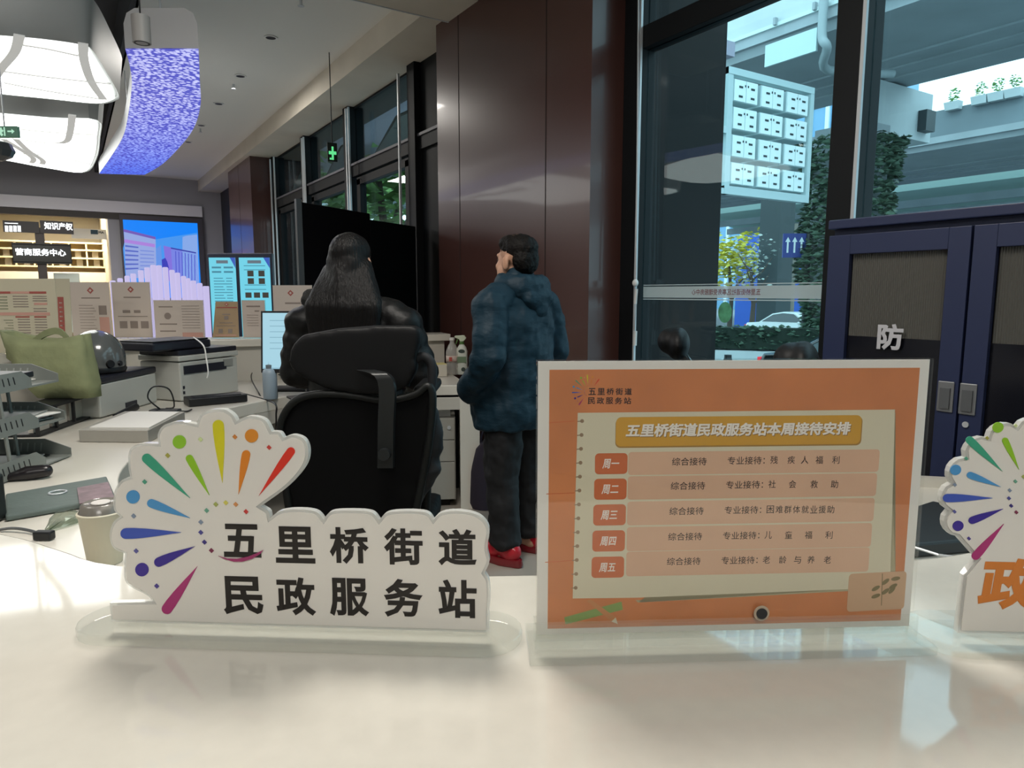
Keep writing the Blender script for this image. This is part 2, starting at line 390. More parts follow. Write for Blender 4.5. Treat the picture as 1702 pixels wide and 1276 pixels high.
for (x, y), lab in (((500, 3), 'ceiling sprinkler nearest the column at top of picture'), ((388, 143), 'ceiling sprinkler beside second downlight'), ((333, 216), 'ceiling sprinkler beside fourth downlight')):
    p = G(x, y, 3.70); t = thing('sprinkler', lab, 'sprinkler', p, group='ceiling sprinklers')
    MB().cyl(p + Vector((0, 0, .02)), p + Vector((0, 0, -.03)), .012).build('sprinkler_body', m_silver, t)
    MB().cyl(p + Vector((0, 0, -.03)), p + Vector((0, 0, -.034)), .026).build('deflector', m_silver, t)
# curved hanging lamp with blue perforated underside
Lp = [(208, 80), (216, 110), (219, 140), (214, 185), (205, 225), (188, 255), (165, 288)]
Rp = [(330, 80), (332, 130), (333, 175), (322, 212), (300, 242), (270, 272), (240, 290)]
ZB = 2.75
Lw = catmull([G(x, y, ZB) for x, y in Lp], 5); Rw = catmull([G(x, y, ZB) for x, y in Rp], 5)
cl = thing('pendant_lamp', 'curved hanging lamp with white rim and blue speckled underside', 'ceiling lamp', (.6, 7, ZB))
out = [Vector((p.x, p.y)) for p in Lw] + [Vector((p.x, p.y)) for p in Rw[::-1]]
b = MB(); n_ = len(Lw)
rings = []
for a, c in zip(Lw, Rw):
    a, c = Vector(a), Vector(c); d = (c - a); w = d.length; e = d / w; q = []
    for k, z in ((0, .0), (0, .13), (.05, .185), (.16, .21), (.84, .21), (.95, .185), (1, .13), (1, .0)): q.append(a + e * (w * k) + Vector((0, 0, z)))
    rings.append(q)
b.loft(rings); b.build('lamp_housing', mat('lamp_white', 'c4c4c6', .5), cl, smooth=50)
m_blue = bpy.data.materials.new('blue_perforated'); m_blue.use_nodes = True; nt = m_blue.node_tree; bs = nt.nodes['Principled BSDF']
tc = nt.nodes.new('ShaderNodeTexCoord'); vo = nt.nodes.new('ShaderNodeTexVoronoi'); vo.inputs['Scale'].default_value = 38
nz = nt.nodes.new('ShaderNodeTexNoise'); nz.inputs['Scale'].default_value = 2.2
rp = nt.nodes.new('ShaderNodeValToRGB'); rp.color_ramp.elements[0].position = .36; rp.color_ramp.elements[0].color = lin('cccfff'); rp.color_ramp.elements[1].position = .60; rp.color_ramp.elements[1].color = lin('4a4ec0')
sx = nt.nodes.new('ShaderNodeSeparateXYZ'); rp2 = nt.nodes.new('ShaderNodeValToRGB'); rp2.color_ramp.elements[0].color = (1, 1, 1, 1); rp2.color_ramp.elements[1].color = lin('4f98ff')
mr = nt.nodes.new('ShaderNodeMapRange'); mr.inputs['From Min'].default_value = -1.5; mr.inputs['From Max'].default_value = 2.2
mx = nt.nodes.new('ShaderNodeMix'); mx.data_type = 'RGBA'; mx.blend_type = 'MULTIPLY'; mx.inputs['Factor'].default_value = 1
nt.links.new(tc.outputs['Object'], vo.inputs['Vector']); nt.links.new(vo.outputs['Distance'], rp.inputs[0])
nt.links.new(tc.outputs['Object'], sx.inputs[0]); nt.links.new(sx.outputs['Y'], mr.inputs['Value']); nt.links.new(mr.outputs['Result'], rp2.inputs[0])
nt.links.new(rp.outputs[0], mx.inputs['A']); nt.links.new(rp2.outputs[0], mx.inputs['B']); nt.links.new(mx.outputs['Result'], bs.inputs['Emission Color'])
bs.inputs['Emission Strength'].default_value = 1.0; bs.inputs['Base Color'].default_value = lin('30305a')
b = MB()
Lv = [b.v(p - Vector((0, 0, .004))) for p in Lw]; Rv = [b.v(p - Vector((0, 0, .004))) for p in Rw]
for i in range(n_ - 1): b._f([Lv[i], Lv[i + 1], Rv[i + 1], Rv[i]])
b.build('lamp_underside', m_blue, cl)
for i in (2, n_ - 4):
    c = (Vector(Lw[i]) + Vector(Rw[i])) / 2; MB().cyl((c.x, c.y, ZB + .2), (c.x, c.y, 4.1), .005, n=6).build('hanging_cable', m_silver, cl)
# two stacked light boxes
m_lbs = mat('light_box_side', 'a2a6a6', .5); m_lb = glow('light_box_white', 'fbfdf8', 4.5); m_lbt = mat('light_box_trim', 'a4a5a2', .6, emis='c8c9c6', es=.55)  # trim glow put in to lighten the strips against the diffuser
def lightbox(lab, px, z, h, X0, seams, ribs, rr=.18):
    P = [G(x, y, z) for x, y in px]; c = sum(P, Vector()) / len(P)
    t = thing('light_box', lab, 'light box', (c.x - .6, c.y, z), group='white petal light boxes')
    uv = [(X0, P[0].y + .15)] + [(p.x, p.y) for p in P] + [(X0, P[-1].y + .1)]
    uv = [tuple(q) for q in catmull([Vector((a, b_, 0)) for a, b_ in uv], 4, True)]; uv = [(q[0], q[1]) for q in uv]
    b = MB(); big = inset(uv, -.05); b.loft([[(x, y, z) for x, y in uv], [(x, y, z - .02) for x, y in inset(uv, -.012)], [(x, y, z + h) for x, y in big], [(x, y, z + h + .05) for x, y in inset(big, .06)]]); b.build('lamp_housing', m_lbs, t, smooth=40)
    b = MB(); ins = inset(uv, .02); b.poly([(x, y, z - .022) for x, y in ins][::-1]); b.build('diffuser', m_lb, t)
    def strip(pts, w):
        W_ = catmull([G(x, y, z - .024) for x, y in pts], 6); b = MB(); rings = []
        for i, p in enumerate(W_):
            d = (W_[min(i + 1, len(W_) - 1)] - W_[max(i - 1, 0)]).normalized(); q = Vector((-d.y, d.x, 0)) * w / 2
            rings.append([p - q, p + q, p + q - Vector((0, 0, .008)), p - q - Vector((0, 0, .008))])
        b.loft(rings); return b
    for s_ in seams: strip(s_, .024).build('seam_strip', m_lbt, t)
    for s_ in ribs: strip(s_, .055).build('rib', m_lbt, t)
    for x, y in ((c.x - .5, c.y - .3), (c.x - .1, c.y + .3)): MB().cyl((x, y, z + h), (x, y, 4.1), .006, n=6).build('hanging_cable', m_silver, t)
    return t
lightbox('large white petal light box with grey side, nearest of the pair', [(-90, 48), (0, 54), (70, 60), (132, 69), (150, 78), (172, 112), (194, 152), (190, 162), (160, 168), (80, 160), (0, 152), (-90, 142)], 2.95, .27, -1.9,
         [[(36, 73), (80, 80), (130, 91)], [(4, 117), (90, 128), (184, 138)], [(6, 136), (80, 150), (172, 164)]], [[(32, 57), (24, 85), (2, 112), (-10, 130)], [(138, 71), (140, 100), (152, 135), (172, 164)]])
lightbox('lower white light box hanging beyond the nearest one, behind the exit sign', [(-90, 176), (0, 184), (90, 192), (160, 196), (164, 225), (158, 262), (138, 284), (70, 275), (0, 262), (-90, 250)], 2.90, .25, -1.9,
         [[(34, 214), (90, 219), (158, 223)], [(34, 231), (80, 237), (108, 235)], [(12, 254), (80, 258), (150, 272)]], [[(120, 190), (117, 215), (112, 232), (100, 237)], [(5, 230), (30, 245), (55, 262), (52, 270)], [(26, 230), (45, 248), (70, 265), (70, 272)]])
# hanging exit sign
pl = Plane(PD(-14, 228, 4.6), RIGHT); su, sv = pl.uv(32, 229); v1 = pl.uv(32, 210)[1]; v0 = sv
ex = thing('exit_sign', 'green hanging exit sign with running figure and arrow in front of light box', 'exit sign', pl.P(su / 2, v0))
MB().pbox(pl, 0, su, v0, v1, -.012, .012).build('sign_body', mat('exit_green', '5d7a6c', .4, emis='4f7f68', es=.25), ex, bevel=.003)
mg = glow('exit_glow', 'bdf0d2', .9); hh = v1 - v0; a0 = su * .66
b = MB(); b.prism(pl, [(a0, v0 + hh * .46), (a0 + su * .15, v0 + hh * .46), (a0 + su * .15, v0 + hh * .32), (a0 + su * .25, v0 + hh * .52), (a0 + su * .15, v0 + hh * .72), (a0 + su * .15, v0 + hh * .58), (a0, v0 + hh * .58)], .0125, .014); b.build('arrow', mg, ex)
b = MB(); q = lambda x, y: (su * x, v0 + hh * y)
b.prism(pl, disc(*q(.43, .78), hh * .08, 10), .0125, .014)
for A, B_ in ((q(.42, .68), q(.39, .42)), (q(.39, .42), q(.46, .15)), (q(.39, .42), q(.31, .3)), (q(.31, .3), q(.28, .15)), (q(.42, .65), q(.49, .5)), (q(.42, .65), q(.33, .55))):
    d = Vector((B_[0] - A[0], B_[1] - A[1])).normalized() * .006; b.prism(pl, [(A[0] - d.y, A[1] + d.x), (A[0] + d.y, A[1] - d.x), (B_[0] + d.y, B_[1] - d.x), (B_[0] - d.y, B_[1] + d.x)], .0125, .014)
b.prism(pl, [q(.53, .12), q(.57, .12), q(.57, .88), q(.53, .88)], .0125, .014); b.build('running_figure', mg, ex)
MB().cyl(pl.P(su * .5, v1), (pl.P(su * .5, v1).x, pl.P(su * .5, v1).y, 4.1), .004, n=6).build('hanging_rod', m_silver, ex)
# dark dome camera on the left edge
p = PD(-4, 250, 4.4); t = thing('dome_camera', 'dark faceted dome camera hanging under light box at left edge', 'camera', p)
MB().lathe(p, [(.02, -.05), (.06, -.03), (.075, 0), (.06, .035), (.03, .045)], 10).build('dome', mat('dome_dark', '34383a', .3), t)
MB().cyl(p + Vector((0, 0, .045)), (p.x, p.y, 4.1), .008, n=8).build('hanging_rod', mat('dome_dark', '34383a', .3), t)
# pendant spot in front of the curved lamp
p = PD(236, 72, 4.0); t = thing('pendant_spot', 'small white cylinder spotlight hanging in front of curved lamp', 'spotlight', p)
MB().cyl(p, p + Vector((0, 0, .125)), .042, n=20).build('lamp_body', mat('spot_grey', '9c9a98', .5), t, smooth=40)
MB().lathe(p - Vector((0, 0, .001)), [(.036, .004), (.036, 0), (.028, 0), (.026, .003)], 20).build('lamp_opening', mat('recess_black', '08080a', .6), t)
MB().cyl(p + Vector((0, 0, .12)), (p.x, p.y, 4.1), .004, n=6).build('hanging_cable', mat('recess_black', '08080a', .6), t)
# ------------------------------------------------------------------ far end: screen, light columns, lit room
tv = Plane((0, 15.9, 0), (1, 0, 0)); tv.n = Vector((0, -1, 0))
A = tv.uv(204, 364); B_ = tv.uv(328, 372); vb = 1.3
t = thing('video_wall', 'large lit screen showing blue sky and apartment blocks on far wall', 'screen', (1.7, 15.9, 1.3))
MB().pbox(tv, A[0] - .06, B_[0] + .10, vb - .05, A[1] + .09, -.05, .0).build('screen_frame', mat('screen_frame', '4d4a52', .5), t)
MB().pbox(tv, A[0], B_[0], vb, A[1] - .01, .0, .006).build('screen', glow('screen_sky', '0a86ff', .95), t)
def scr(pts, c, nm, d=.007, s=.85):
    b = MB(); b.prism(tv, [tv.uv(180 + x / 9.82, 350 + y / 9.82) for x, y in pts], d, d + .002); return b.build(nm, glow('screen_' + c, c, s), t)
scr([(240, 620), (280, 430), (760, 470), (1450, 360), (1490, 1180), (290, 1180)], '4aa0ff', 'pictured_haze')
scr([(1270, 410), (1450, 390), (1480, 1180), (1210, 1180), (1210, 430)], '8fb4f8', 'pictured_tower', .009)
scr([(250, 300), (770, 430), (790, 1100), (290, 1100)], '9fb2ee', 'pictured_block', .009)
scr([(250, 300), (770, 430), (770, 470), (250, 345)], '7a5fc0', 'pictured_roof', .0115)
scr([(262, 465), (760, 545), (760, 600), (262, 520)], 'b58ae8', 'pictured_band', .0115)
for i in range(6): scr([(275, 560 + 75 * i), (490, 590 + 68 * i), (490, 612 + 68 * i), (275, 590 + 75 * i)], '5b6fd0', 'pictured_windows', .0115)
for i in range(6): scr([(520, 640 + 62 * i), (745, 660 + 58 * i), (745, 676 + 58 * i), (520, 660 + 62 * i)], '7f95e6', 'pictured_windows', .0115)
scr([(900, 570), (1020, 600), (1060, 1150), (960, 1150)], '8a78ea', 'pictured_gable', .009)
scr([(1020, 600), (1440, 680), (1480, 1180), (1060, 1180)], '7f8cf2', 'pictured_block', .009)
scr([(1020, 600), (1430, 680), (1430, 700), (1020, 622)], '3b3fb0', 'pictured_roof', .0115)
for i in range(7): scr([(1090 + 52 * i, 660 + 10 * i), (1104 + 52 * i, 662 + 10 * i), (1120 + 50 * i, 1160), (1106 + 50 * i, 1160)], '5560d8', 'pictured_windows', .0115)
scr([(870, 800), (930, 770), (960, 830), (990, 940), (880, 940)], '3a3fc4', 'pictured_figure', .0115)
scr([(780, 620), (860, 560), (880, 900), (790, 900)], '6a9cf4', 'pictured_tree', .009)
t = thing('light_column_display', 'row of stepped glowing white columns in front of blue screen', 'display', (1.4, 14.5, 0))
pc = Plane((0, 14.5, 0), (1, 0, 0)); pc.n = Vector((0, -1, 0)); mlc = glow('column_glow', 'd6cdfb', .82)
MB().box(.55, 2.05, 14.3, 14.9, 0, .35).build('plinth', mat('plinth_white', 'c8c8d0', .5), t)
for x0, x1, y in ((20, 115, 1140), (145, 235, 1100), (265, 350, 1060), (365, 455, 1025), (495, 580, 970), (600, 690, 925), (700, 795, 885), (800, 885, 890), (895, 985, 920), (1005, 1090, 965), (1095, 1175, 1010), (1190, 1270, 1065), (1275, 1335, 1100), (1340, 1430, 1140), (1440, 1530, 1180), (1540, 1640, 1230)):
    ua, ub = pc.uv(180 + x0 / 9.82, 460)[0], pc.uv(180 + x1 / 9.82, 460)[0]; vt = pc.uv(180 + x0 / 9.82, 350 + y / 9.82)[1]
    MB().box(ua, ub, 14.48, 14.48 + .1, .35, vt).build('light_column', mlc, t, bevel=.02)
# lit room behind the opening: shelving wall
Yb = 18.6; m_cream = mat('cream_shelf', 'dcc99a', .6); m_creamb = mat('cream_back', 'b8a982', .7)
ps = Plane((0, Yb, 0), (1, 0, 0)); ps.n = Vector((0, -1, 0))
xL, xR = -1.9, ps.uv(174, 430)[0]; zT = ps.uv(120, 403)[1]; zB = ps.uv(120, 443)[1]
t = thing('display_shelf', 'cream compartment shelving wall glowing in room behind dark sign', 'shelf', ((xL + xR) / 2, Yb, 0))
MB().box(xL, xR, Yb + .3, Yb + .34, .5, zT).build('back_panel', m_creamb, t)
b = MB(); dx = .33; k = 0; x = xR
while x > xL: b.box(x - .03, x, Yb, Yb + .3, zB, zT); x -= dx
for z in (zB, zB + (zT - zB) * .36, zB + (zT - zB) * .7, zT): b.box(xL, xR, Yb - .01, Yb + .3, z - .02, z + .015)
b.build('shelf_grid', m_cream, t)
x = xR
while x > xL + .3:
    for z, e in ((zB + .015, 0), (zB + (zT - zB) * .36 + .015, .02)):
        q = tag(MB().box(x - .22 - e, x - .1 - e, Yb + .12, Yb + .2, z, z + .17).build('storage_box', mat('shelf_box', '9b968c', .7)), 'small grey box in a compartment of cream shelving', 'box', 'boxes in the cream shelving')
    x -= dx
MB().box(xL, xR, Yb - .02, Yb + .3, .6, zB - .12).build('base_cabinet', mat('cream_base', 'e2cdb6', .6), t)
p2 = Plane((0, 17.0, 0), (1, 0, 0)); p2.n = Vector((0, -1, 0)); a = p2.uv(118, 384); c = p2.uv(181, 398)
t = thing('shop_sign', 'pale fascia sign with blue square logo and dark letters above shelving', 'sign', ((a[0] + c[0]) / 2, 17, c[1]))
MB().pbox(p2, a[0], c[0] + .05, c[1], a[1] + .06, -.03, 0).build('sign_board', mat('sign_pale', 'b9b6ac', .5, emis='c9c7bf', es=.25), t)
u, v = p2.uv(151, 389); MB().pbox(p2, u, u + .13, v, v + .09, .0, .004).build('logo_square', mat('logo_blue', '2c4a63', .5), t)
u, v = p2.uv(164, 388); text('lettering', 'MA', p2, u, v, .05, mat('letter_dark', '22262c', .5), t, t=.001, depth=.003, bold=.03)
a = p2.uv(20, 352); c = p2.uv(103, 356)
t = thing('linear_lamp', 'row of six bright ceiling lamps under far opening header', 'ceiling lamp', ((a[0] + c[0]) / 2, 17, a[1]))
for i in range(6):
    q0 = a[0] + (c[0] - a[0]) * i / 6; MB().box(q0, q0 + (c[0] - a[0]) * .15, 16.95, 17.1, a[1] - .03, a[1] + .02).build('lamp_segment', glow('lamp_cool', 'e8fbff', 2.2), t)
MB().box(a[0], c[0], 16.98, 17.06, a[1] + .02, a[1] + .05).build('lamp_rail', m_frame, t)
for i, uu in enumerate((.1, .9)): MB().cyl((a[0] + (c[0] - a[0]) * uu, 17.02, a[1] + .04), (a[0] + (c[0] - a[0]) * uu, 17.02, 4.1), .008, n=6).build('hanging_rod', m_silver, t)
# service sign post with glowing letters
pg = Plane((0, 11.0, 0), (1, 0, 0)); pg.n = Vector((0, -1, 0))
def rect(x0, y0, x1, y1): a, c = pg.uv(x0, y0), pg.uv(x1, y1); return a[0], c[0], c[1], a[1]
t = thing('service_sign', 'dark sign post with glowing white Chinese characters in front of shelving', 'sign', (pg.uv(68, 430)[0], 11, 0))
u0, u1, v0, v1 = rect(19, 405, 120, 437)
MB().pbox(pg, u0, u1, v0, v1, -.03, .0).build('sign_board', mat('sign_black', '2a2823', .35), t, bevel=.008)
b = MB(); b.pbox(pg, u0, u1, v1, v1 + .015, -.04, .012); b.pbox(pg, u0, u1, v0 - .015, v0, -.04, .012); b.build('board_trim', mat('sign_frame', '1b1a17', .3), t)
ml = glow('letter_glow', 'f4fbff', 3.0)
a = rect(25, 412, 110, 426); text('lettering', '营商服务中心', pg, a[0], a[2], a[3] - a[2], ml, t, t=.002, depth=.01, width=a[1] - a[0], bold=.02)
uc = pg.uv(69, 430)[0]; MB().box(uc - .05, uc + .05, 11.0 + .02, 11.09, 0, pg.uv(69, 378)[1]).build('post', mat('post_brown', '3c322e', .5), t)
u0, u1, v0, v1 = rect(66, 366, 123, 392); MB().pbox(pg, u0, u1, v0 + .02, v1, -.02, .0).build('sign_arm', mat('sign_brown', '2a2221', .5), t)
a = rect(73, 369, 121, 383); text('lettering', '知识产权', pg, a[0], a[2], a[3] - a[2], ml, t, t=.002, depth=.01, width=a[1] - a[0], bold=.02)
u0, u1, v0, v1 = rect(4, 366, 66, 390); MB().pbox(pg, u0, u1, v0 + .02, v1, -.02, .0).build('sign_arm', mat('sign_brown', '2a2221', .5), t)
b = MB()
for i in range(4): a = rect(8 + i * 7, 375, 14 + i * 7, 385); b.pbox(pg, a[0], a[1], a[2], a[3], .001, .006)
a = rect(8, 370, 30, 372); b.pbox(pg, *a, .001, .006); b.build('glowing_marks', ml, t)
# small white poster on stand under the sign
u0, u1, v0, v1 = rect(88, 453, 133, 466); t = thing('notice_board', 'small white notice board standing under the dark sign', 'notice board', ((u0 + u1) / 2, 11.2, 0))
MB().box(u0, u1, 11.2, 11.23, v0 - .7, v1).build('board', mat('notice_white', 'cfd2c6', .6), t)
for q in (u0 + .05, u1 - .05): MB().cyl((q, 11.21, 0), (q, 11.21, v0 - .6), .012, n=8).build('leg', m_silver, t)
# twin information screens
pk = Plane(PD(346, 560, 7.6), RIGHT); pk.n = -AWAY
t = thing('information_screen', 'pair of tall turquoise lit information screens in one dark frame', 'screen', PD(398, 560, 7.6) * 1.0)
t.location.z = 0; WM[t.name] = Matrix.Translation(t.location)
q = lambda x, y: pk.uv(x, y)
a = q(344, 424); c = q(452, 424); MB().pbox(pk, a[0], c[0], -pk.o.z + .02, a[1] + .02, -.06, 0).build('screen_cabinet', mat('kiosk_dark', '1c2136', .4), t, bevel=.01)
for x0, x1, kk in ((347, 391, 0), (397, 448, 1)):
    u0, vt = q(x0, 428); u1 = q(x1, 428)[0]; vb = q(x0, 575)[1]
    s_ = MB().pbox(pk, u0, u1, vb, vt, 0, .004).build('screen', glow('kiosk_cyan', '74dbf2', .88), t)
    w = u1 - u0; h = vt - vb
    MB().prism(pk, [(u0 + w * .8, vt), (u1, vt - h * .12), (u1, vt)], .0045, .006).build('pictured_corner', glow('kiosk_blue', '3a62c8', .8), s_)
    b = MB(); b.pbox(pk, u0 + w * .28, u0 + w * .72, vt - h * .065, vt - h * .03, .0045, .006); b.build('pictured_title', glow('kiosk_grey', '7b8d9c', .6), s_)
    L_ = []
    if kk == 0:
        for r in range(2):
            for cc in range(2): L_.append((u0 + w * (.1 + .45 * cc), u0 + w * (.45 + .45 * cc), vt - h * (.12 + .05 * r), vt - h * (.10 + .05 * r)))
        for r in range(12): L_ += [(u0 + w * .15, u0 + w * (.5 + .06 * (r % 3)), vt - h * (.235 + .032 * r), vt - h * (.226 + .032 * r)), (u0 + w * .62, u0 + w * .85, vt - h * (.235 + .032 * r), vt - h * (.226 + .032 * r))]
    else:
        for y in (.095, .14, .31, .36): L_.append((u0 + w * .15, u0 + w * .85, vt - h * y, vt - h * (y - .008)))
    for e in L_: MB().pbox(pk, *e, .0045, .006).build('pictured_line', glow('kiosk_line', '4d9ab4', .7), s_)
    if kk:
        for r in range(2):
            for cc in range(2): MB().pbox(pk, u0 + w * (.26 + .36 * cc), u0 + w * (.46 + .36 * cc), vt - h * (.21 + .085 * r), vt - h * (.145 + .085 * r), .0045, .006).build('pictured_photo', glow('kiosk_photo', '4a4840', .5), s_)
        for cc in range(3): MB().pbox(pk, u0 + w * (.16 + .28 * cc), u0 + w * (.36 + .28 * cc), vt - h * .45, vt - h * .39, .0045, .006).build('pictured_photo', glow('kiosk_photo', '4a4840', .5), s_)
# tall dark screen wall in two leaves behind the woman
A = PD(497, 330, 5.5); B_ = PD(612, 362, 6.15); C_ = PD(688, 384, 6.7)
t = thing('folding_screen', 'tall black two-leaf partition screen behind the long-haired woman', 'partition', (A.x, A.y, 0))
m_blk = mat('partition_black', '0a0b0f', .6, spec=.15); m_blk2 = mat('partition_green_black', '101517', .5, spec=.2)
def leaf(P, Q, nm, m, z):
    d = Vector((Q.x - P.x, Q.y - P.y, 0)); p_ = Plane((P.x, P.y, 0), d); MB().pbox(p_, 0, d.length, .05, z, -.02, .02).build(nm, m, t, bevel=.004)
leaf(A, B_, 'leaf', m_blk, 2.07); leaf(B_, C_, 'leaf', m_blk2, 2.02)
MB().box(A.x - .03, A.x + .01, A.y - .03, A.y + .02, 0, 2.09).build('edge_post', mat('post_grey', '3b3f42', .4), t)
for P in (A, B_, C_): MB().obox((P.x, P.y, .025), .05, .26, .05, -.5).build('foot', m_blk, t)
# hanging exit pictogram by the left windows
pe = Plane(PD(545, 268, 7.3), (AWAY * .5 + RIGHT).normalized()); pe.n = -pe.n if pe.n.dot(AWAY) > 0 else pe.n
u1, v1 = pe.uv(560, 238)
t = thing('exit_sign', 'small dark exit sign with glowing green figure at left windows', 'exit sign', pe.P(u1 / 2, 0))
MB().pbox(pe, 0, u1, 0, v1, -.015, .0).build('sign_body', mat('sign_black2', '12201a', .4), t)
b = MB(); b.pbox(pe, u1 * .42, u1 * .62, v1 * .1, v1 * .8, .001, .004); b.pbox(pe, u1 * .12, u1 * .9, v1 * .38, v1 * .55, .001, .004); b.pbox(pe, u1 * .2, u1 * .4, v1 * .1, v1 * .2, .001, .004); b.build('glowing_figure', glow('exit_green_glow', '63e08f', 1.0), t)
pt = pe.P(u1 / 2, v1); MB().cyl(pt, (pt.x, pt.y, 3.5 if pt.x > 2.42 else 3.72), .005, n=6).build('hanging_rod', m_frame, t)
# ================================================================== outside the windows
m_asph = mat('asphalt', '85898c', .85); m_conc = mat('concrete', '98a2a6', .85, var=.1, vscale=.6); m_concl = mat('concrete_pale', 'b9c3c5', .8, var=.08, vscale=.8)
m_leafd = mat('leaf_dark', '4c6552', .6, var=.3, vscale=9); m_leafg = mat('leaf_green', '6f9a50', .6, var=.3, vscale=7); m_leafy = mat('leaf_yellow', 'd2cc4c', .6, var=.2, vscale=7); m_bark = mat('bark', '5b5149', .9)
struct(MB().box(3.75, 160, -80, 160, -1.0, -.87).build('floor_outside', m_asph), 'grey road outside the windows')
def leaves(pts, s, m, name, parent, n=None):
    b = MB()
    for p in pts:
        M = Matrix.Rotation(random.uniform(0, 6.3), 3, 'Z') @ Matrix.Rotation(random.uniform(-1.2, 1.2), 3, 'X'); q = s * random.uniform(.6, 1.3); p = Vector(p)
        b.poly([p + M @ Vector(c) * q for c in ((-.5, 0, 0), (0, -.28, .08), (.5, 0, 0), (0, .28, .08))])
    return tag(b.build(name, m, parent), kind='stuff')
def blob(c, r, n):
    out = []
    while len(out) < n:
        v = Vector((random.uniform(-1, 1), random.uniform(-1, 1), random.uniform(-1, 1)))
        if .35 < v.length < 1: out.append((c[0] + v.x * r[0], c[1] + v.y * r[1], c[2] + v.z * r[2]))
    return out
def tree(x, y, h, cr, lab, m, n=900, ls=.35, grp='trees beyond the windows', bare=False, base=-.87):
    t = thing('street_tree', lab, 'tree', (x, y, base), group=grp)
    b = MB(); b.tube([(x, y, base), (x + .1, y, base + h * .3), (x - .1, y + .1, base + h * .62)], [.16, .12, .07], 8); b.build('trunk', m_bark, t)
    for i in range(7 if bare else 4):
        a = i * 2.4; z0 = base + h * (.28 + .05 * i); d = Vector((cos(a), sin(a), .9)) * cr * .75
        MB().tube([(x, y, z0), Vector((x, y, z0)) + d * .5, Vector((x, y, z0)) + d + Vector((0, 0, .3))], [.06, .04, .015], 6).build('branch', m_bark, t)
    pts = []
    for i in range(6): a = i * 1.05; pts += blob((x + cos(a) * cr * .5, y + sin(a) * cr * .5, base + h * (.62 + .08 * (i % 3))), (cr * .6, cr * .6, h * .2), n // 6)
    leaves(pts, ls, m, 'foliage', t); return t
for px, py, d, h, cr, lab, m in ((548, 320, 22, 7.5, 2.1, 'green tree behind the left windows, farthest left of the three', m_leafg), (640, 320, 15, 7.5, 2.3, 'green tree right of the others behind the left windows', m_leafg), (600, 320, 33, 11, 4.2, 'tall green tree between the two nearer ones behind left windows', m_leafd)):
    p = PD(px, py, d); tree(p.x, p.y, h, cr, lab, m, 1500, .42)
struct(MB().box(WX + .3, 6.3, 5.4, 15, 3.95, 4.1).build('trim_7', mat('canopy_lilac', '9a98a8', .6)), 'pale canopy soffit outside the left windows')
MB_ = MB()
# elevated road decks
def deck(name, lab, x0, x1, z, th, par, cat='viaduct', pm=m_concl):
    t = thing(name, lab, cat, ((x0 + x1) / 2, 20, z))
    b = MB(); b.hexa([(x0 + .1, -60, z - .25), (x1 - .1, -60, z - .25), (x1, -60, z), (x0, -60, z)], [(x0 + .1, 120, z - .25), (x1 - .1, 120, z - .25), (x1, 120, z), (x0, 120, z)])
    for k in range(3): b.box(x0 + (x1 - x0) * (.5 + .14 * k), x0 + (x1 - x0) * (.5 + .14 * k) + .25, -60, 120, z - .31, z - .2)
    b.build('deck_girder', m_conc, t)
    MB().box(x0 - .15, x1 + .15, -60, 120, z, z + .3).build('deck_slab', m_conc, t)
    for x in (x0, x1): MB().box(x - .15, x + .15, -60, 120, z + .3, z + par).build('parapet', pm, t)
    return t
zd = PX(1300, 62, 18).z
v1_ = deck('viaduct_deck', 'wide concrete elevated road crossing overhead outside right window', 18, G(1620, 105, zd).x, zd, 1, 1.6)
MB().box(17.78, 17.86, -60, 120, zd + .28, zd + .38).build('drip_edge', mat('drip_pale', 'c4d4d4', .6), v1_)
pa, pb = PX(1361, 62, 17.7), PX(1275, 95, 17.7); bz0 = (PX(1276, 112, 17.7).z + PX(1362, 85, 17.7).z) / 2; bz1 = (PX(1273, 76, 17.7).z + PX(1360, 49, 17.7).z) / 2
sb = thing('viaduct_sign', 'blank pale board hanging below edge of elevated road', 'sign', ((pa + pb) / 2))
MB().box(17.6, 17.68, pa.y, pb.y, bz0, bz1).build('board', mat('board_pale', 'b7cdcf', .6), sb)
for y in (pa.y + .2, pb.y - .2): MB().box(17.68, 17.80, y - .04, y + .04, max(zd + .3, bz0 + .1), zd + .5).build('bracket', m_conc, sb)
p = PX(1367, 50, 17.6); q = PX(1408, 115, 19.5)
tag(MB().tube(catmull([(17.6, p.y, zd + .5), (17.6, p.y, zd - .5), (17.7, p.y - .1, zd - .8), (18.6, q.y, zd - 1.1), (20.5, q.y - .8, zd - 1.1)], 5), .12, 10).build('drain_pipe', mat('pipe_grey', '93a0a3', .5), None, smooth=60), 'grey drain pipe bending under edge of elevated road', 'pipe')
# pier with cross beam and ivy
pc_ = PX(1405, 400, 22.5); pe_ = PX(1548, 140, 26.8)
pr = thing('viaduct_pier', 'concrete pier and cap beam thickly covered in ivy', 'pier', (pc_.x, pc_.y, -.87))
MB().box(pc_.x - .7, pc_.x + .7, pc_.y - .9, pc_.y + .9, -.87, zd - 1.9).build('shaft', m_conc, pr)
MB().box(pc_.x + .72, 26.6, pe_.y - .2, pe_.y + 1.4, zd - 2.0, zd - .33).build('cap_beam', m_concl, pr)
MB().box(25.7, 26.3, pe_.y - .5, pe_.y - .2, zd - 1.7, zd - 1.0).build('lamp_box', mat('lampbox_dark', '3a4649', .5), pr)
pts = []
for i in range(8000):
    z = random.uniform(-.8, zd - 2.3); a = random.uniform(0, 6.28); r = 1.15 + .35 * sin(z * 1.3 + a * 2) * .5 + random.uniform(-.15, .15) + (.25 if z > 5 else 0); pts.append((pc_.x + r * cos(a), pc_.y + r * sin(a) * 1.15, z))
leaves(pts, .30, m_leafd, 'ivy', pr)
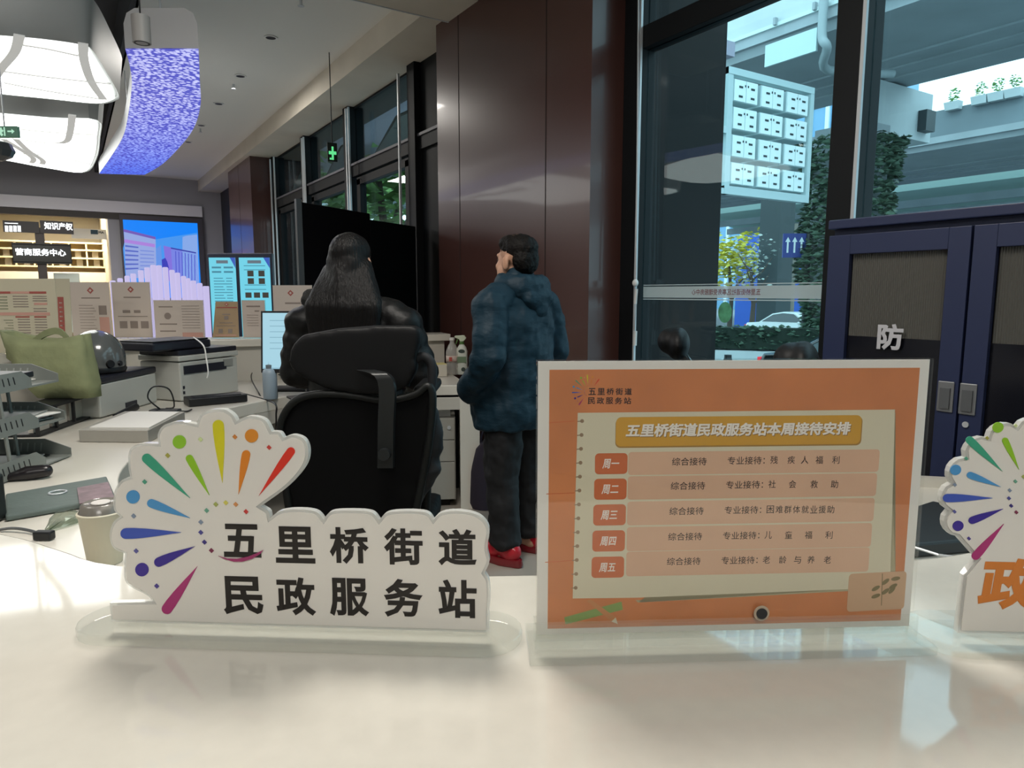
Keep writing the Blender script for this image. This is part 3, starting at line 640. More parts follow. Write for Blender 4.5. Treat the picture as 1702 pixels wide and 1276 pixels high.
# frame of white cabinets hung below the deck
P4 = [PY(1222, 118, 12), PY(1345, 163, 12), PY(1337, 330, 12), PY(1205, 303, 12)]
gx0, gx1 = (P4[0].x + P4[3].x) / 2 + .0, (P4[1].x + P4[2].x) / 2; gz1 = (P4[0].z + P4[1].z) / 2; gz0 = (P4[2].z + P4[3].z) / 2
pg_ = Plane((gx0, 12.0, gz0), (1, 0, 0)); pg_.n = Vector((0, -1, 0)); gw, gh = gx1 - gx0, gz1 - gz0
gf = thing('cabinet_rack', 'white steel rack holding twelve two-door meter cabinets under elevated road', 'rack', (gx0 + gw / 2, 12.0, gz0))
m_gal = mat('galvanised', 'b4c8ca', .5); m_cabw = mat('cabinet_white', 'e0eeee', .45); m_slot = mat('slot_dark', '2b3a3e', .6)
for u0, u1_, v0, v1 in ((-.18, gw + .12, gh, gh + .16), (-.18, gw + .12, -.2, 0), (-.18, 0, -.2, gh + .16), (gw, gw + .14, -.2, gh + .16), (-.75, -.18, gh * .47, gh * .53), (-.75, -.18, -.2, -.06), (-.75, -.63, -.2, gh + .16)):
    MB().pbox(pg_, u0, u1_, v0, v1, -.12 + .01 * (u1_ - u0 < 1), .06 - .01 * (u1_ - u0 < 1)).build('frame_bar', m_gal, gf)
for r in range(4):
    for c in range(3):
        u0 = gw * c / 3 + .06; v0 = gh * r / 4 + .06; w_ = gw / 3 - .14; h_ = gh / 4 - .13
        cb = MB().pbox(pg_, u0, u0 + w_, v0, v0 + h_, -.5, .0).build('meter_cabinet', m_gal, gf)
        for d in (0, 1):
            a = u0 + w_ * (.5 * d) + .012
            dr = MB().pbox(pg_, a, a + w_ * .5 - .024, v0 + .015, v0 + h_ - .015, 0, .03).build('cabinet_door', m_cabw, cb)
for u in (-.7, -.35):
    q = pg_.P(u, 0, -.05); MB().box(q.x - .06, q.x + .06, q.y - .06, q.y + .06, -.87, gz1 + .1).build('post', m_gal, gf)
b = MB()
for r in range(4):
    for c in range(3):
        u0 = gw * c / 3 + .06; v0 = gh * r / 4 + .06; w_ = gw / 3 - .14; h_ = gh / 4 - .13
        for fu, fv in ((.2, .62), (.2, .2), (.7, .62), (.7, .2), (.44, .7), (.56, .7)): b.pbox(pg_, u0 + w_ * fu, u0 + w_ * fu + (.14 if fu not in (.44, .56) else .04), v0 + h_ * fv, v0 + h_ * fv + .05, .03, .036)
tag(b.build('door_slots', m_slot, gf), kind='stuff')
# second ramp with planters
zr = PX(1576, 182, 36).z
v2_ = deck('viaduct_ramp', 'second concrete ramp with flower boxes beyond elevated road', 36, 46, zr - 1.5, 1, 1.5, 'viaduct', mat('concrete_shaded', '727e84', .85, var=.1, vscale=.5))  # ramp parapet's shade is put into its darker concrete colour
for i, (px, py) in enumerate(((1462, 208), (1484, 202), (1585, 182), (1630, 173), (1658, 166), (1686, 160))):
    p = PX(px, py, 35.7); lab = ['flower box on ramp parapet closest to window mullion', 'second flower box from window mullion on ramp parapet', 'flower box alone in middle of ramp parapet', 'flower box on ramp parapet, first of right hand group', 'flower box on ramp parapet, middle of right hand group', 'flower box on ramp parapet nearest right picture edge'][i]
    t = thing('flower_box', lab, 'planter', (35.7, p.y, zr), group='flower boxes on the ramp')
    MB().hexa([(35.5, p.y - .30, zr - .15), (35.84, p.y - .30, zr - .15), (35.84, p.y + .30, zr - .15), (35.5, p.y + .30, zr - .15)], [(35.4, p.y - .33, zr + .2), (35.84, p.y - .33, zr + .2), (35.84, p.y + .33, zr + .2), (35.4, p.y + .33, zr + .2)]).build('box', m_concl, t)
    leaves(blob((35.65, p.y, zr + .5), (.2, .25, .35), 90), .14, m_leafg, 'flowers', t)
t = thing('ramp_soffit', 'pale ribbed underside of lower ramp beyond ivy pier', 'viaduct', (52, 20, 4))
b = MB(); b.hexa([(48, 12, 8.2), (58, 12, 6.0), (58, 44, 6.0), (48, 44, 8.2)], [(48, 12, 8.8), (58, 12, 6.6), (58, 44, 6.6), (48, 44, 8.8)]); b.build('soffit_slab', mat('soffit_green', 'a9c4bd', .8), t)
for k in range(4): MB().box(49 + 2.2 * k, 49.3 + 2.2 * k, 12, 44, 7.2 - .5 * k, 7.7 - .5 * k).build('soffit_rib', m_conc, t)
for y in (16, 40): MB().box(52, 53, y, y + 1, -.87, 7.4).build('pier', m_conc, t)
# glass tower and street things
def tower(name, lab, x0, x1, y0, y1, h, m, mm, n):
    t = thing(name, lab, 'building', ((x0 + x1) / 2, (y0 + y1) / 2, -.87)); MB().box(x0, x1, y0, y1, -.87, h).build('facade', m, t)
    for k in range(n): y = y0 + (y1 - y0) * (k + .5) / n; MB().box(x0 - .3, x0, y - .25, y + .25, -.87, h).build('mullion', mm, t)
    for k in range(1, int(h / 4)): MB().box(x0 - .15, x0, y0, y1, 4 * k, 4 * k + .3).build('floor_band', mm, t)
p = PD(1524, 190, 95)
tower('glass_tower', 'distant blue glass tower with pale mullions above the ramp', p.x - 4, p.x, p.y, p.y + 34, 60, mat('tower_glass', '6f9fc0', .3), mat('tower_mullion', 'd5e6ee', .5), 14)
p = PD(1240, 430, 120); q = PD(1190, 430, 120)
tower('office_block', 'low blue grey office block seen under elevated road', p.x, p.x + 15, p.y - 8, q.y + 10, 9, mat('office_blue', '7f9fb4', .4), mat('tower_mullion', 'd5e6ee', .5), 12)
p = PD(1270, 445, 48); q = PD(1330, 445, 48)
tag(MB().box(p.x, p.x + .2, q.y - 3, p.y + 2.2, -.87, 5.2).build('site_hoarding', mat('hoarding_blue', '2e62c8', .5)), 'bright blue site hoarding standing under elevated road', 'hoarding')
p = PD(1216, 445, 44); tree(p.x, p.y, 6.2, 2.2, 'yellow leaved tree under elevated road', m_leafy, 900, .4)
p = PD(1253, 445, 38); tree(p.x, p.y, 5.6, 1.2, 'thin pale almost bare tree beside blue hoarding', mat('leaf_pale', 'c6d3cb', .6), 150, .25, bare=True)
p = PD(1289, 430, 39); tag(MB().box(p.x - .6, p.x + .6, p.y - .6, p.y + .6, -.87, zd + 1).build('square_pier', mat('pier_dark', '4c5658', .8)), 'plain dark square pier right of blue hoarding', 'pier')
p = PD(1309, 450, 40); tag(MB().cyl((p.x, p.y, -.87), (p.x, p.y, 5.0), .42, n=16).build('round_pillar', mat('pillar_tan', '8f8a80', .8)), 'round tan pillar beneath blue direction sign', 'pillar')
pd = Plane(PD(1300, 428, 26), RIGHT); pd.n = -AWAY; u1, v1 = pd.uv(1340, 388)
t = thing('road_sign', 'blue road direction sign with white lane arrows on dark pole', 'road sign', (pd.P(u1, 0).x, pd.P(u1, 0).y, -.87))
MB().pbox(pd, 0, u1, 0, v1, -.03, .03).build('sign_plate', mat('sign_blue', '2b3d86', .5), t)
for k in range(3):
    u = u1 * (.2 + .3 * k); MB().prism(pd, [(u - .03, v1 * .2), (u + .03, v1 * .2), (u + .03, v1 * .65), (u + .09, v1 * .65), (u, v1 * .85), (u - .09, v1 * .65), (u - .03, v1 * .65)], .031, .04).build('arrow', m_cabw, t)
MB().cyl((pd.P(u1 + .1, 0).x, pd.P(u1 + .1, 0).y, -.87), pd.P(u1 + .1, v1), .09, n=10).build('pole', mat('pole_dark', '2b3234', .5), t)
MB().cyl(pd.P(u1 - .3, v1 * .3, -.06), pd.P(u1 + .1, v1 * .3, -.06), .04, n=8).build('arm', mat('pole_dark', '2b3234', .5), t)
p = PD(1190, 550, 23); q = PD(1385, 550, 23)
hd = thing('hedge', 'long clipped dark green hedge between the two cars', 'hedge', ((p.x + q.x) / 2, (p.y + q.y) / 2, -.5))
d = (q - p); d.z = 0; L = d.length; e = d.normalized(); nn = Vector((-e.y, e.x, 0)); hpl = Plane((p.x, p.y, -.87), e)
MB().pbox(hpl, -3, L + 2, .55, 1.2, -.35, .35).build('hedge_core', mat('hedge_core', '1d2c22', .9), hd)
leaves([tuple(hpl.P(random.uniform(-3, L + 2), random.uniform(.55, 1.25), random.uniform(-.45, .45))) for _ in range(2600)], .2, m_leafd, 'foliage', hd)
MB().pbox(hpl, -3, L + 2, 0, .5, -.5, .5).build('planter_kerb', m_concl, hd)
tag(MB().pbox(Plane(hpl.P(-3, 0, .9), e), 0, L + 6, .0, .12, .0, .25).build('kerb_rail', mat('kerb_white', 'd0d6d6', .6)), 'pale kerb line along road in front of hedge', 'kerb')
p = PD(1210, 590, 15); tag(MB().lathe((p.x, p.y, -.87), [(.09, 0), (.09, .9), (.075, .95), (.075, 1.0)], 12).build('bollard', mat('bollard_dark', '15191b', .5)), 'short dark bollard on road edge left of black car', 'bollard')
def car(lab, rear, m, rz, glassm):
    """saloon car, rear bumper at the origin, running along local +x"""
    t = thing('car', lab, 'car', rear, rz, group='cars on the road'); M_ = WM[t.name]
    prof = [(0, .35), (.02, .75), (.12, .95), (.75, 1.0), (1.35, 1.38), (1.9, 1.47), (2.5, 1.44), (3.25, 1.02), (4.2, .86), (4.5, .65), (4.55, .3), (3.95, .25), (.6, .25)]
    b = MB(); rg = []
    for y, s_, zz in ((-.86, .96, .97), (-.78, 1, 1), (.78, 1, 1), (.86, .96, .97)):
        rg.append([Vector((2.27 + (x - 2.27) * s_, y * (1 - .22 * max(0, z - .95) / .5), .25 + (z - .25) * zz)) for x, z in prof])
    b.loft(rg); b.build('car_body', m, t, smooth=35, local=True, bevel=.02)
    for y in (-1, 1):
        b = MB(); yy = lambda z: y * (.868 * (1 - .22 * max(0, z - .95) / .5)); w = [(.95, 1.03), (1.45, 1.34), (1.9, 1.41), (2.45, 1.38), (3.02, 1.04)]
        b.hexa([(x, yy(z) - y * .02, z) for x, z in w], [(x, yy(z) + y * .006, z) for x, z in w]); b.build('side_window', glassm, t, local=True)
        for x in (.85, 3.65): MB().cyl((x, y * .72, .32), (x, y * .88, .32), .32, n=20).build('wheel', mat('tyre', '101112', .8), t, local=True)
        MB().box(-.02, .14, y * .62 - .16, y * .62 + .16, .72, .86).build('tail_light', mat('tail_red', 'a01820', .3, emis='ff3540', es=1.2), t, local=True)
        MB().ell((2.95, y * .98, 1.02), (.1, .08, .07)).build('side_mirror', m, t, local=True, smooth=180)
    b = MB(); b.hexa([(.80, -.62, 1.04), (.80, .62, 1.04), (1.33, .6, 1.38), (1.33, -.6, 1.38)], [(.77, -.62, 1.05), (.77, .62, 1.05), (1.3, .6, 1.4), (1.3, -.6, 1.4)]); b.build('rear_window', glassm, t, local=True)
    return t
m_cg = mat('car_glass', '2f3e42', .1, coat=.5)
p = PD(1257, 530, 34); car('white saloon car passing beyond the hedge', (p.x, p.y, -.87), mat('car_white', 'e4eeee', .25, coat=.5), radians(-90), m_cg)
p = PD(1291, 575, 17); car('black car with lit red tail lamp nearest the window', (p.x, p.y, -.87), mat('car_black', '0d0f10', .2, coat=.6), radians(-82), m_cg)
# ================================================================== counters and desks
m_quartz = mat('white_quartz', 'd2cdc2', .06, coat=.15, var=.02, vscale=60)
m_desk = mat('desk_white', 'd6d1c6', .3, coat=.1); m_panel = mat('desk_panel', 'bdb8ae', .5)
ZC = 1.12
E_ = [(-.55, 1.75), (-.30, 1.26)] + [tuple(G(x, y, ZC))[:2] for x, y in ((0, 885), (100, 912), (200, 938), (500, 953), (820, 955), (1150, 945), (1510, 930), (1702, 897))] + [(1.12, .30), (1.6, .36)]
E_ = [(p.x, p.y) for p in catmull([Vector((a, b_, 0)) for a, b_ in E_], 4)]
Fr = [(1.55, -.25), (.9, -.22), (.45, -.12), (.1, .07), (-.15, .25), (-.42, .6), (-.75, 1.1), (-.95, 1.6)]
Fr = [(p.x, p.y) for p in catmull([Vector((a, b_, 0)) for a, b_ in Fr], 4)]
t = thing('front_counter', 'glossy white curved reception counter in the foreground', 'counter', (.3, .3, 0))
MB().slab(E_ + Fr, ZC - .04, ZC).build('counter_top', m_quartz, t, bevel=.004, bseg=2)
ring = E_ + Fr; inn = inset(ring, .05)
MB().loft([[(x, y, 0) for x, y in inn], [(x, y, ZC - .04) for x, y in inn]]).build('counter_body', m_panel, t)
# back counter, the transaction shelf behind the staff desk
ZS = 1.09
bc = thing('back_counter', 'long white back counter shelf carrying upright notices', 'counter', (.8, 4.8, 0))
sh = [(-1.5, 3.65), (-.34, 4.33), (-.06, 4.85), (.3, 4.98), (.9, 4.93), (1.6, 4.86), (2.44, 4.72), (2.49, 4.98), (1.6, 5.14), (.9, 5.26), (.3, 5.55), (-.25, 5.25), (-1.7, 4.0)]
MB().slab(sh, ZS - .05, ZS).build('counter_top', m_desk, bc, bevel=.004)
MB().slab(inset(sh, .04), 0, ZS - .05).build('counter_body', m_panel, bc)
# staff desk wrapping round, 0.80 high
dk = thing('staff_desk', 'white wraparound staff desk with papers, printers and monitor', 'desk', (.6, 3.9, 0))
A = G(521, 650, .8); B_ = G(380, 678, .8); R1 = G(698, 641, .8); R2 = G(780, 640, .8)
front = [(R2.x, R2.y), (R1.x, R1.y), (1.75, 4.05), (A.x, A.y - .02), (B_.x, B_.y), (.47, 3.52), (.27, 3.12), (.135, 2.78), (.09, 2.45), (.13, 2.05), (.24, 1.55)]
fr_ = [(p.x, p.y) for p in catmull([Vector((x, y, 0)) for x, y in front[3:]], 4)]
poly = front[:3] + fr_ + [(-.2, 1.35), (-.52, 1.9), (-.9, 2.7), (-1.45, 3.62), (-.33, 4.365), (-.05, 4.885), (.3, 5.015), (.9, 4.965), (1.6, 4.895), (2.43, 4.755)]
MB().slab(poly, .735, .80).build('desk_top', m_desk, dk, bevel=.004)
for i in range(3, 3 + len(fr_) - 1):
    a, c = poly[i], poly[i + 1]; pl = Plane((a[0], a[1], 0), (c[0] - a[0], c[1] - a[1], 0)); L = hypot(c[0] - a[0], c[1] - a[1])
b = MB(); ap = fr_; ins = [(p[0] + .02, p[1] + .02) for p in ap]
b.loft([[(x, y, .66) for x, y in ap + [(x - .03, y + .03) for x, y in ap[::-1]]], [(x, y, .735) for x, y in ap + [(x - .03, y + .03) for x, y in ap[::-1]]]]); b.build('desk_apron', m_panel, dk)
# right end of the desk: end panel, open bay
pe1, pe2 = G(766, 846, 0), G(798, 845, 0)
en = Plane((pe1.x, pe1.y, 0), (pe2.x - pe1.x, pe2.y - pe1.y, 0)); en.n = Vector((-en.u.y, en.u.x, 0)); en.n = en.n if en.n.y > 0 else -en.n
wE = (pe2 - pe1).length
MB().pbox(en, 0, wE, 0, .735, 0, .55).build('end_panel', m_desk, dk)
MB().pbox(en, -.50, 0, .66, .735, .0, .04).build('bay_header', m_panel, dk)
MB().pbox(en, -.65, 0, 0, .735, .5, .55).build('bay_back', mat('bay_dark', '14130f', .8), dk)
# upstand at the right end carrying the back counter
uz = G(775, 628, .8); 
ps_ = thing('drawer_pedestal', 'grey three drawer pedestal under right end of staff desk', 'drawer unit', en.P(-.25, 0, .2))
MB().pbox(en, -.44, -.03, .05, .60, .06, .48).build('carcass', mat('pedestal_grey', '8f8d86', .5), ps_)
for i, (v0, v1) in enumerate(((.455, .595), (.31, .45), (.055, .305))):
    dr = MB().pbox(en, -.435, -.035, v0, v1, .045, .06).build('drawer', mat('drawer_grey', '9b9991', .45), ps_, bevel=.003)
    if i == 0:
        c0 = en.P(-.07, v0 + .08, .045); MB().cyl(c0, c0 - en.n * .008, .012).build('lock', m_silver, dr)
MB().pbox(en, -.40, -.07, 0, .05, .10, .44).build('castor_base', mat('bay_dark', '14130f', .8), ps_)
bx = MB().pbox(en, -.16, -.06, .60, .645, .10, .2).build('power_strip', mat('white_plastic', 'd8d8d6', .4)); tag(bx, 'white power strip lying on top of drawer pedestal', 'power strip')
# inner desk on the right behind the counter
rd = thing('side_desk', 'white side desk behind counter below navy cabinet', 'desk', (1.9, .7, 0))
MB().slab([(2.2, 1.14), (2.34, .99), (2.28, .5), (1.5, .42), (1.12, .34), (1.05, .46), (1.5, .8)], .76, .80).build('desk_top', m_desk, rd, bevel=.004)
for x, y in ((2.18, 1.03), (2.2, .58), (1.45, .6)): MB().box(x - .03, x + .03, y - .03, y + .03, 0, .76).build('leg', m_panel, rd)
MB().slab([(2.17, 1.12), (2.31, .98), (2.33, 1.0), (2.19, 1.14)], .80, .83).build('cable_ledge', m_desk, rd)
lp = thing('document_case', 'black flat case lying on right side desk', 'case', (1.8, .78, .8))
pq = [G(x, y, .8) for x, y in ((1500, 868), (1548, 852), (1618, 868), (1632, 918), (1500, 930))]
MB().slab([(p.x, p.y) for p in pq], .801, .835).build('case_body', mat('case_black', '26292b', .5), lp, bevel=.006)
pq = [G(x, y, .835) for x, y in ((1510, 905), (1545, 905), (1600, 920), (1590, 925))]
MB().tube([G(1500, 903, .838), G(1560, 922, .838), G(1600, 927, .838)], .003, 6).build('zip_edge', m_silver, lp)
tag(MB().tube(catmull([G(1500, 833, .83), G(1530, 846, .804), G(1570, 851, .804), (G(1600, 848, .804)), G(1625, 830, .804)], 5), .004, 6).build('red_cable', mat('cable_red', '6e1d22', .5), smooth=60), 'dark red cable curving over right side desk', 'cable')
# ================================================================== navy cabinet
m_navy = mat('navy_steel', '232c4c', .45); CX = 2.50
k_ = CX / 2.58
yl, ym = 1.69 * k_, 1.164 * k_; w_ = yl - ym; yr = ym - w_; zt = 1.4 + (1.66 - 1.4) * k_
nc = thing('storage_cabinet', 'navy steel two door cabinet with ribbed glass windows by the right window', 'cabinet', (CX + .17, ym, 0))
MB().box(CX + .02, WX - .11, yr - .02, yl, 0, zt - .01).build('carcass', m_navy, nc)
MB().box(CX - .01, WX - .11, yr - .03, yl + .01, zt - .01, zt + .025).build('top_rim', m_navy, nc, bevel=.004)
m_rib = mat('ribbed_glass', '55544f', .3, coat=.4)
cf = Plane((CX, yl, 0), (0, -1, 0))
ua, vt_ = cf.uv(1418, 422); uc, vb_ = cf.uv(1568, 566); ub, _v = cf.uv(1580, 415)
ua = (ua + cf.uv(1408, 560)[0]) / 2; ub = (ub + uc) / 2; vt_ = (vt_ + _v) / 2
for k in range(2):
    o_ = k * w_; e = .004
    dr = MB(); u0, u1_ = o_ + e, o_ + w_ - e; z0, z1 = .06, zt - .035
    fa, fb_ = (ua, ub) if k == 0 else (w_ + (w_ - ub), w_ + (w_ - ua))
    for q0, q1, r0, r1 in ((u0, fa, z0, z1), (fb_, u1_, z0, z1), (fa, fb_, vt_, z1), (fa, fb_, z0, .62)): dr.pbox(cf, q0, q1, r0, r1, 0, .02)
    dr = dr.build('door', m_navy, nc, bevel=.002)
    b = MB(); n = 44
    for i in range(n):
        q0 = fa + (fb_ - fa) * i / n; q1 = fa + (fb_ - fa) * (i + 1) / n; qm = (q0 + q1) / 2
        b.poly([cf.P(q0, vb_, -.004), cf.P(qm, vb_, -.0012), cf.P(qm, vt_, -.0012), cf.P(q0, vt_, -.004)]); b.poly([cf.P(qm, vb_, -.0012), cf.P(q1, vb_, -.004), cf.P(q1, vt_, -.004), cf.P(qm, vt_, -.0012)])
    b.build('ribbed_window', m_rib, dr)
    MB().pbox(cf, fa, fb_, .62, vb_, -.008, .0).build('lower_window', mat('dark_glass', '14151c', .2), dr)
    hu = cf.uv(1577, 658)[0] if k == 0 else cf.uv(1614, 662)[0]; hv = cf.uv(1577, 658)[1]
    h_ = MB(); h_.pbox(cf, hu - .026, hu + .026, hv - .052, hv + .052, .02, .026); h_.build('handle_plate', mat('handle_grey', '8d8f92', .35, metal=.6), dr, bevel=.004)
    MB().pbox(cf, hu - .016, hu + .016, hv - .04, hv + .03, .026, .031).build('handle_grip', mat('handle_dark', '6d7073', .4, metal=.5), dr)
    if k: c0 = cf.P(hu, hv - .085, .021); MB().cyl(c0, c0 + Vector((-.004, 0, 0)), .01).build('lock', m_silver, dr)
cf.n = Vector((-1, 0, 0)); u, v = cf.uv(1460, 580)
text('lettering', '防', cf, u, v, cf.uv(1460, 537)[1] - v, mat('letter_grey', 'b9b9be', .5), nc, t=.013, depth=.001, bold=.035, width=cf.uv(1503, 580)[0] - u)
# ================================================================== foreground signs
m_acr = acrylic('clear_acrylic', 'fcfdfc', .45); m_acrb = acrylic('clear_acrylic_base', 'fcfdfc', .05); m_prt = mat('print_white', 'dedad2', .35, coat=.2)
PET = [((845, 190), (728, 352), 30, 'd8321f'), ((683, 200), (655, 347), 30, 'd98023'), ((582, 95), (597, 305), 40, 'd3cb22'), ((477, 215), (550, 350), 26, '8dbf24'), ((322, 215), (480, 360), 34, '3c9f7e'), ((338, 378), (480, 432), 30, '4b93c9'), ((245, 488), (448, 484), 38, '3b54b2'), ((365, 592), (498, 534), 34, '34208c'), ((395, 762), (507, 605), 38, 'a92a70')]
DOT = [((442, 158), 24, '8cc030'), ((702, 136), 24, 'd98a2c'), ((275, 356), 24, '4b93c9'), ((307, 618), 24, '3a2590')]
DIA = [((518, 149), 'c9d79a'), ((642, 140), 'c9803c'), ((765, 178), 'c04038'), ((400, 207), 'a5a24a'), ((317, 302), '4f9b80'), ((277, 425), '7d8ca0'), ((286, 551), '5a5a9a'), ((360, 677), '4a3c8c'), ((573, 383), 'a3ab5c'), ((609, 377), 'd2c95a'), ((645, 383), 'cf8e56'), ((682, 409), 'c23a34'), ((540, 405), '6ba58c'), ((519, 447), '7d8ca0'), ((519, 484), '4a4a90'), ((532, 519), '352a78'), ((557, 549), '7c2f4c')]
def z2p(q): return (100 + q[0] / 2.182, 660 + q[1] / 2.182)
def petal(a, c, w):
    a, c = Vector(a), Vector(c); d = (c - a); L = d.length; d /= L; n = Vector((-d.y, d.x)); r = w / 2; out = []
    for k in range(9): t_ = pi / 2 + pi * k / 8; out.append(a + d * (r * cos(t_) + r * .2) + n * r * sin(t_))
    for f, g in ((.15, 1.0), (.35, .86), (.6, .56), (.85, .2)): out.append(a + d * L * f - n * r * g)
    out.append(c)
    for f, g in ((.85, .2), (.6, .56), (.35, .86), (.15, 1.0)): out.append(a + d * L * f + n * r * g)
    return [tuple(p) for p in out]
def burst(plane, conv, parent, t0, t1, sw=1., sat=None):
    """the ray emblem: petals, round dots, small diamonds"""
    for a, c, w, col in PET: MB().prism(plane, [conv(q) for q in petal(a, c, w * sw)], t0, t1).build('petal', mat('ink_' + col, col, .4), parent)
    for (x, y), r, col in DOT: MB().prism(plane, [conv((x + r * cos(2 * pi * k / 20), y + r * sin(2 * pi * k / 20))) for k in range(20)], t0, t1).build('dot', mat('ink_' + col, col, .4), parent)
    for (x, y), col in DIA: MB().prism(plane, [conv((x + dx, y + dy)) for dx, dy in ((9, 1), (1, 9), (-9, -1), (-1, -9))], t0, t1).build('diamond', mat('ink_' + col, col, .4), parent)
# --- left sign
s1 = Plane(G(188, 1030, 1.13), G(815, 1048, 1.13) - G(188, 1030, 1.13)); s1.n = Vector((s1.u.y, -s1.u.x, 0)); s1.n = s1.n if s1.n.dot(AWAY) < 0 else -s1.n
LOBES = [(188, 740), (345, 737), None, (345, 737), (322, 712), (250, 670), (240, 610), (243, 562), (200, 540), (188, 495), (200, 450), (225, 428), (203, 400), (205, 340), (228, 300), (262, 285), (255, 235), (262, 185), (300, 165), (364, 166), (362, 130), (385, 98), (440, 85), (503, 96), (515, 62), (550, 44), (600, 42), (632, 62), (645, 84), (690, 66), (745, 78), (772, 122), (800, 124), (815, 144), (850, 134), (890, 150), (905, 195), (890, 250), (830, 320), (732, 392), (760, 410), (766, 434), (800, 410), (860, 402), (930, 410), (960, 440), (985, 412), (1050, 406), (1130, 412), (1160, 442), (1190, 415), (1260, 408), (1330, 414), (1356, 440), (1385, 415), (1450, 408), (1520, 425), (1556, 470), (1550, 540), (1558, 590), (1540, 632), (1556, 660), (1560, 720), (1556, 770)]
CUSP = {(243, 562), (225, 428), (262, 285), (364, 166), (503, 96), (645, 84), (772, 122), (815, 144), (732, 392), (766, 434), (960, 440), (1160, 442), (1356, 440), (1540, 632), (345, 737), (188, 740), (1556, 770)}
pts = [q for q in LOBES[3:]]; segs = []; cur = [pts[0]]
for q in pts[1:]:
    cur.append(q)
    if q in CUSP: segs.append(cur); cur = [q]
outl = [(188, 842), (188, 740)]
for sgm in segs: outl += [(p.x, p.y) for p in catmull([Vector((a, b_, 0)) for a, b_ in sgm], 5)[:-1]]
outl += [(1556, 770), (1560, 872)]
uv = [s1.uv(*z2p(q)) for q in outl]; uv[0] = (uv[1][0], .0); uv[-1] = (uv[-2][0], .0)
k1 = thing('logo_sign', 'acrylic desk sign with rainbow burst and black station name', 'desk sign', s1.P(.16, -.01))
MB().prism(s1, uv[::-1], -.003, .003).build('acrylic_plate', m_acr, k1)
MB().prism(s1, inset(uv, .0022)[::-1], .0031, .0037).build('printed_face', m_prt, k1)
MB().prism(s1, inset(uv, .0022)[::-1], -.0037, -.0031).build('printed_back', m_prt, k1)
cv = lambda q: s1.uv(*z2p(q))
burst(s1, cv, k1, .0037, .0043)
sw_ = [(583, 567), (615, 577), (650, 578), (690, 570), (720, 558), (745, 546), (735, 560), (705, 578), (670, 588), (640, 588), (610, 580)]
m_ink = mat('ink_black', '1a1410', .4)
for row, v_b, v_t, xs in (('五里桥街道', 590, 455, (605, 790, 985, 1180, 1375)), ('民政服务站', 778, 638, (603, 793, 985, 1180, 1375))):
    for i, chh in enumerate(row):
        dy = i * 3; a = cv((xs[i], v_b + dy)); c = cv((xs[i] + 137, v_t + dy + 6))
        if chh == '五': a = cv((603, 572)); c = cv((732, 455))
        text('character', chh, s1, a[0], a[1], c[1] - a[1], m_ink, k1, t=.0037, depth=.0006, bold=.030, width=c[0] - a[0])
MB().prism(s1, [cv(q) for q in sw_], .0044, .0049).build('swoosh', mat('ink_9c2f66', '9c2f66', .4), k1)
def stadium(L0, L1, w, n=10):
    r = w / 2; out = []
    for k in range(n + 1): a = -pi / 2 + pi * k / n; out.append((L1 - r + r * cos(a), r * sin(a)))
    for k in range(n + 1): a = pi / 2 + pi * k / n; out.append((L0 + r + r * cos(a), r * sin(a)))
    return out
bp = Plane((s1.o.x, s1.o.y, ZC), s1.u, -s1.n)
MB().prism(bp, [(u, v + .006) for u, v in stadium(-.030, .341, .064)], .0005, .0095).build('acrylic_base', m_acrb, k1, bevel=.0012)
# --- orange schedule stand
a4 = Plane(G(890, 1055, 1.135), G(1503, 1040, 1.135) - G(890, 1055, 1.135)); a4.n = Vector((a4.u.y, -a4.u.x, 0)); a4.n = a4.n if a4.n.dot(AWAY) < 0 else -a4.n
k2 = thing('schedule_stand', 'clear acrylic stand holding orange weekly reception schedule', 'display stand', a4.P(.15, -.015))
MB().pbox(a4, 0, .302, -.002, .2158, .0012, .0032).build('front_sheet', glass('acrylic_sheet', 'fdfdfc'), k2)
MB().pbox(a4, 0, .302, -.002, .2158, -.0032, -.0012).build('back_sheet', glass('acrylic_sheet', 'fdfdfc'), k2)
pp = MB().pbox(a4, .001, .301, .0, .2148, -.0010, .0).build('paper', mat('paper_white', 'e9e7e2', .6), k2)
m_or = mat('print_orange', 'd0804c', .55, var=.08, vscale=25); m_cr = mat('print_cream', 'd9d2b8', .6); m_pk = mat('print_pink', 'dcb396', .6, var=.04, vscale=20); m_gd = mat('print_gold', 'd29e2e', .5); m_rd = mat('print_red_orange', 'cd6a37', .5); m_bk = mat('print_dark', '2c1710', .6); m_wh = mat('print_pale', 'f2ece4', .5)
MB().pbox(a4, .0095, .2935, .005, .2085, .0, .0002).build('orange_ground', m_or, pp)
b = MB()
def A4(x, y):  # zoomed-photo coordinates on the sheet
    return a4.uv(870 + x / 2.3623, 580 + y / 2.3623)
for (x0, y0, x1, y1) in ((100, 290, 200, 284), (90, 570, 200, 566), (85, 838, 200, 830), (480, 1082, 1460, 1050)):
    p0, p1 = A4(x0, y0), A4(x1, y1); MB().prism(a4, [p0, p1, (p1[0], p1[1] + .0006), (p0[0], p0[1] + .0006)], .0002, .0003).build('plank_line', m_rd, pp)
def pp_(name, pts, m, t0, t1): return MB().prism(a4, [A4(*q) for q in pts], t0, t1).build(name, m, pp)
pp_('cream_edge', [(440, 985), (1460, 930), (1440, 260), (1460, 250), (1445, 940), (450, 994)], mat('print_edge', 'b5ad8c', .6), .0002, .0003)
pp_('cream_note', [(213, 250), (1458, 237), (1438, 935), (440, 975), (193, 978)], m_cr, .0003, .0004)
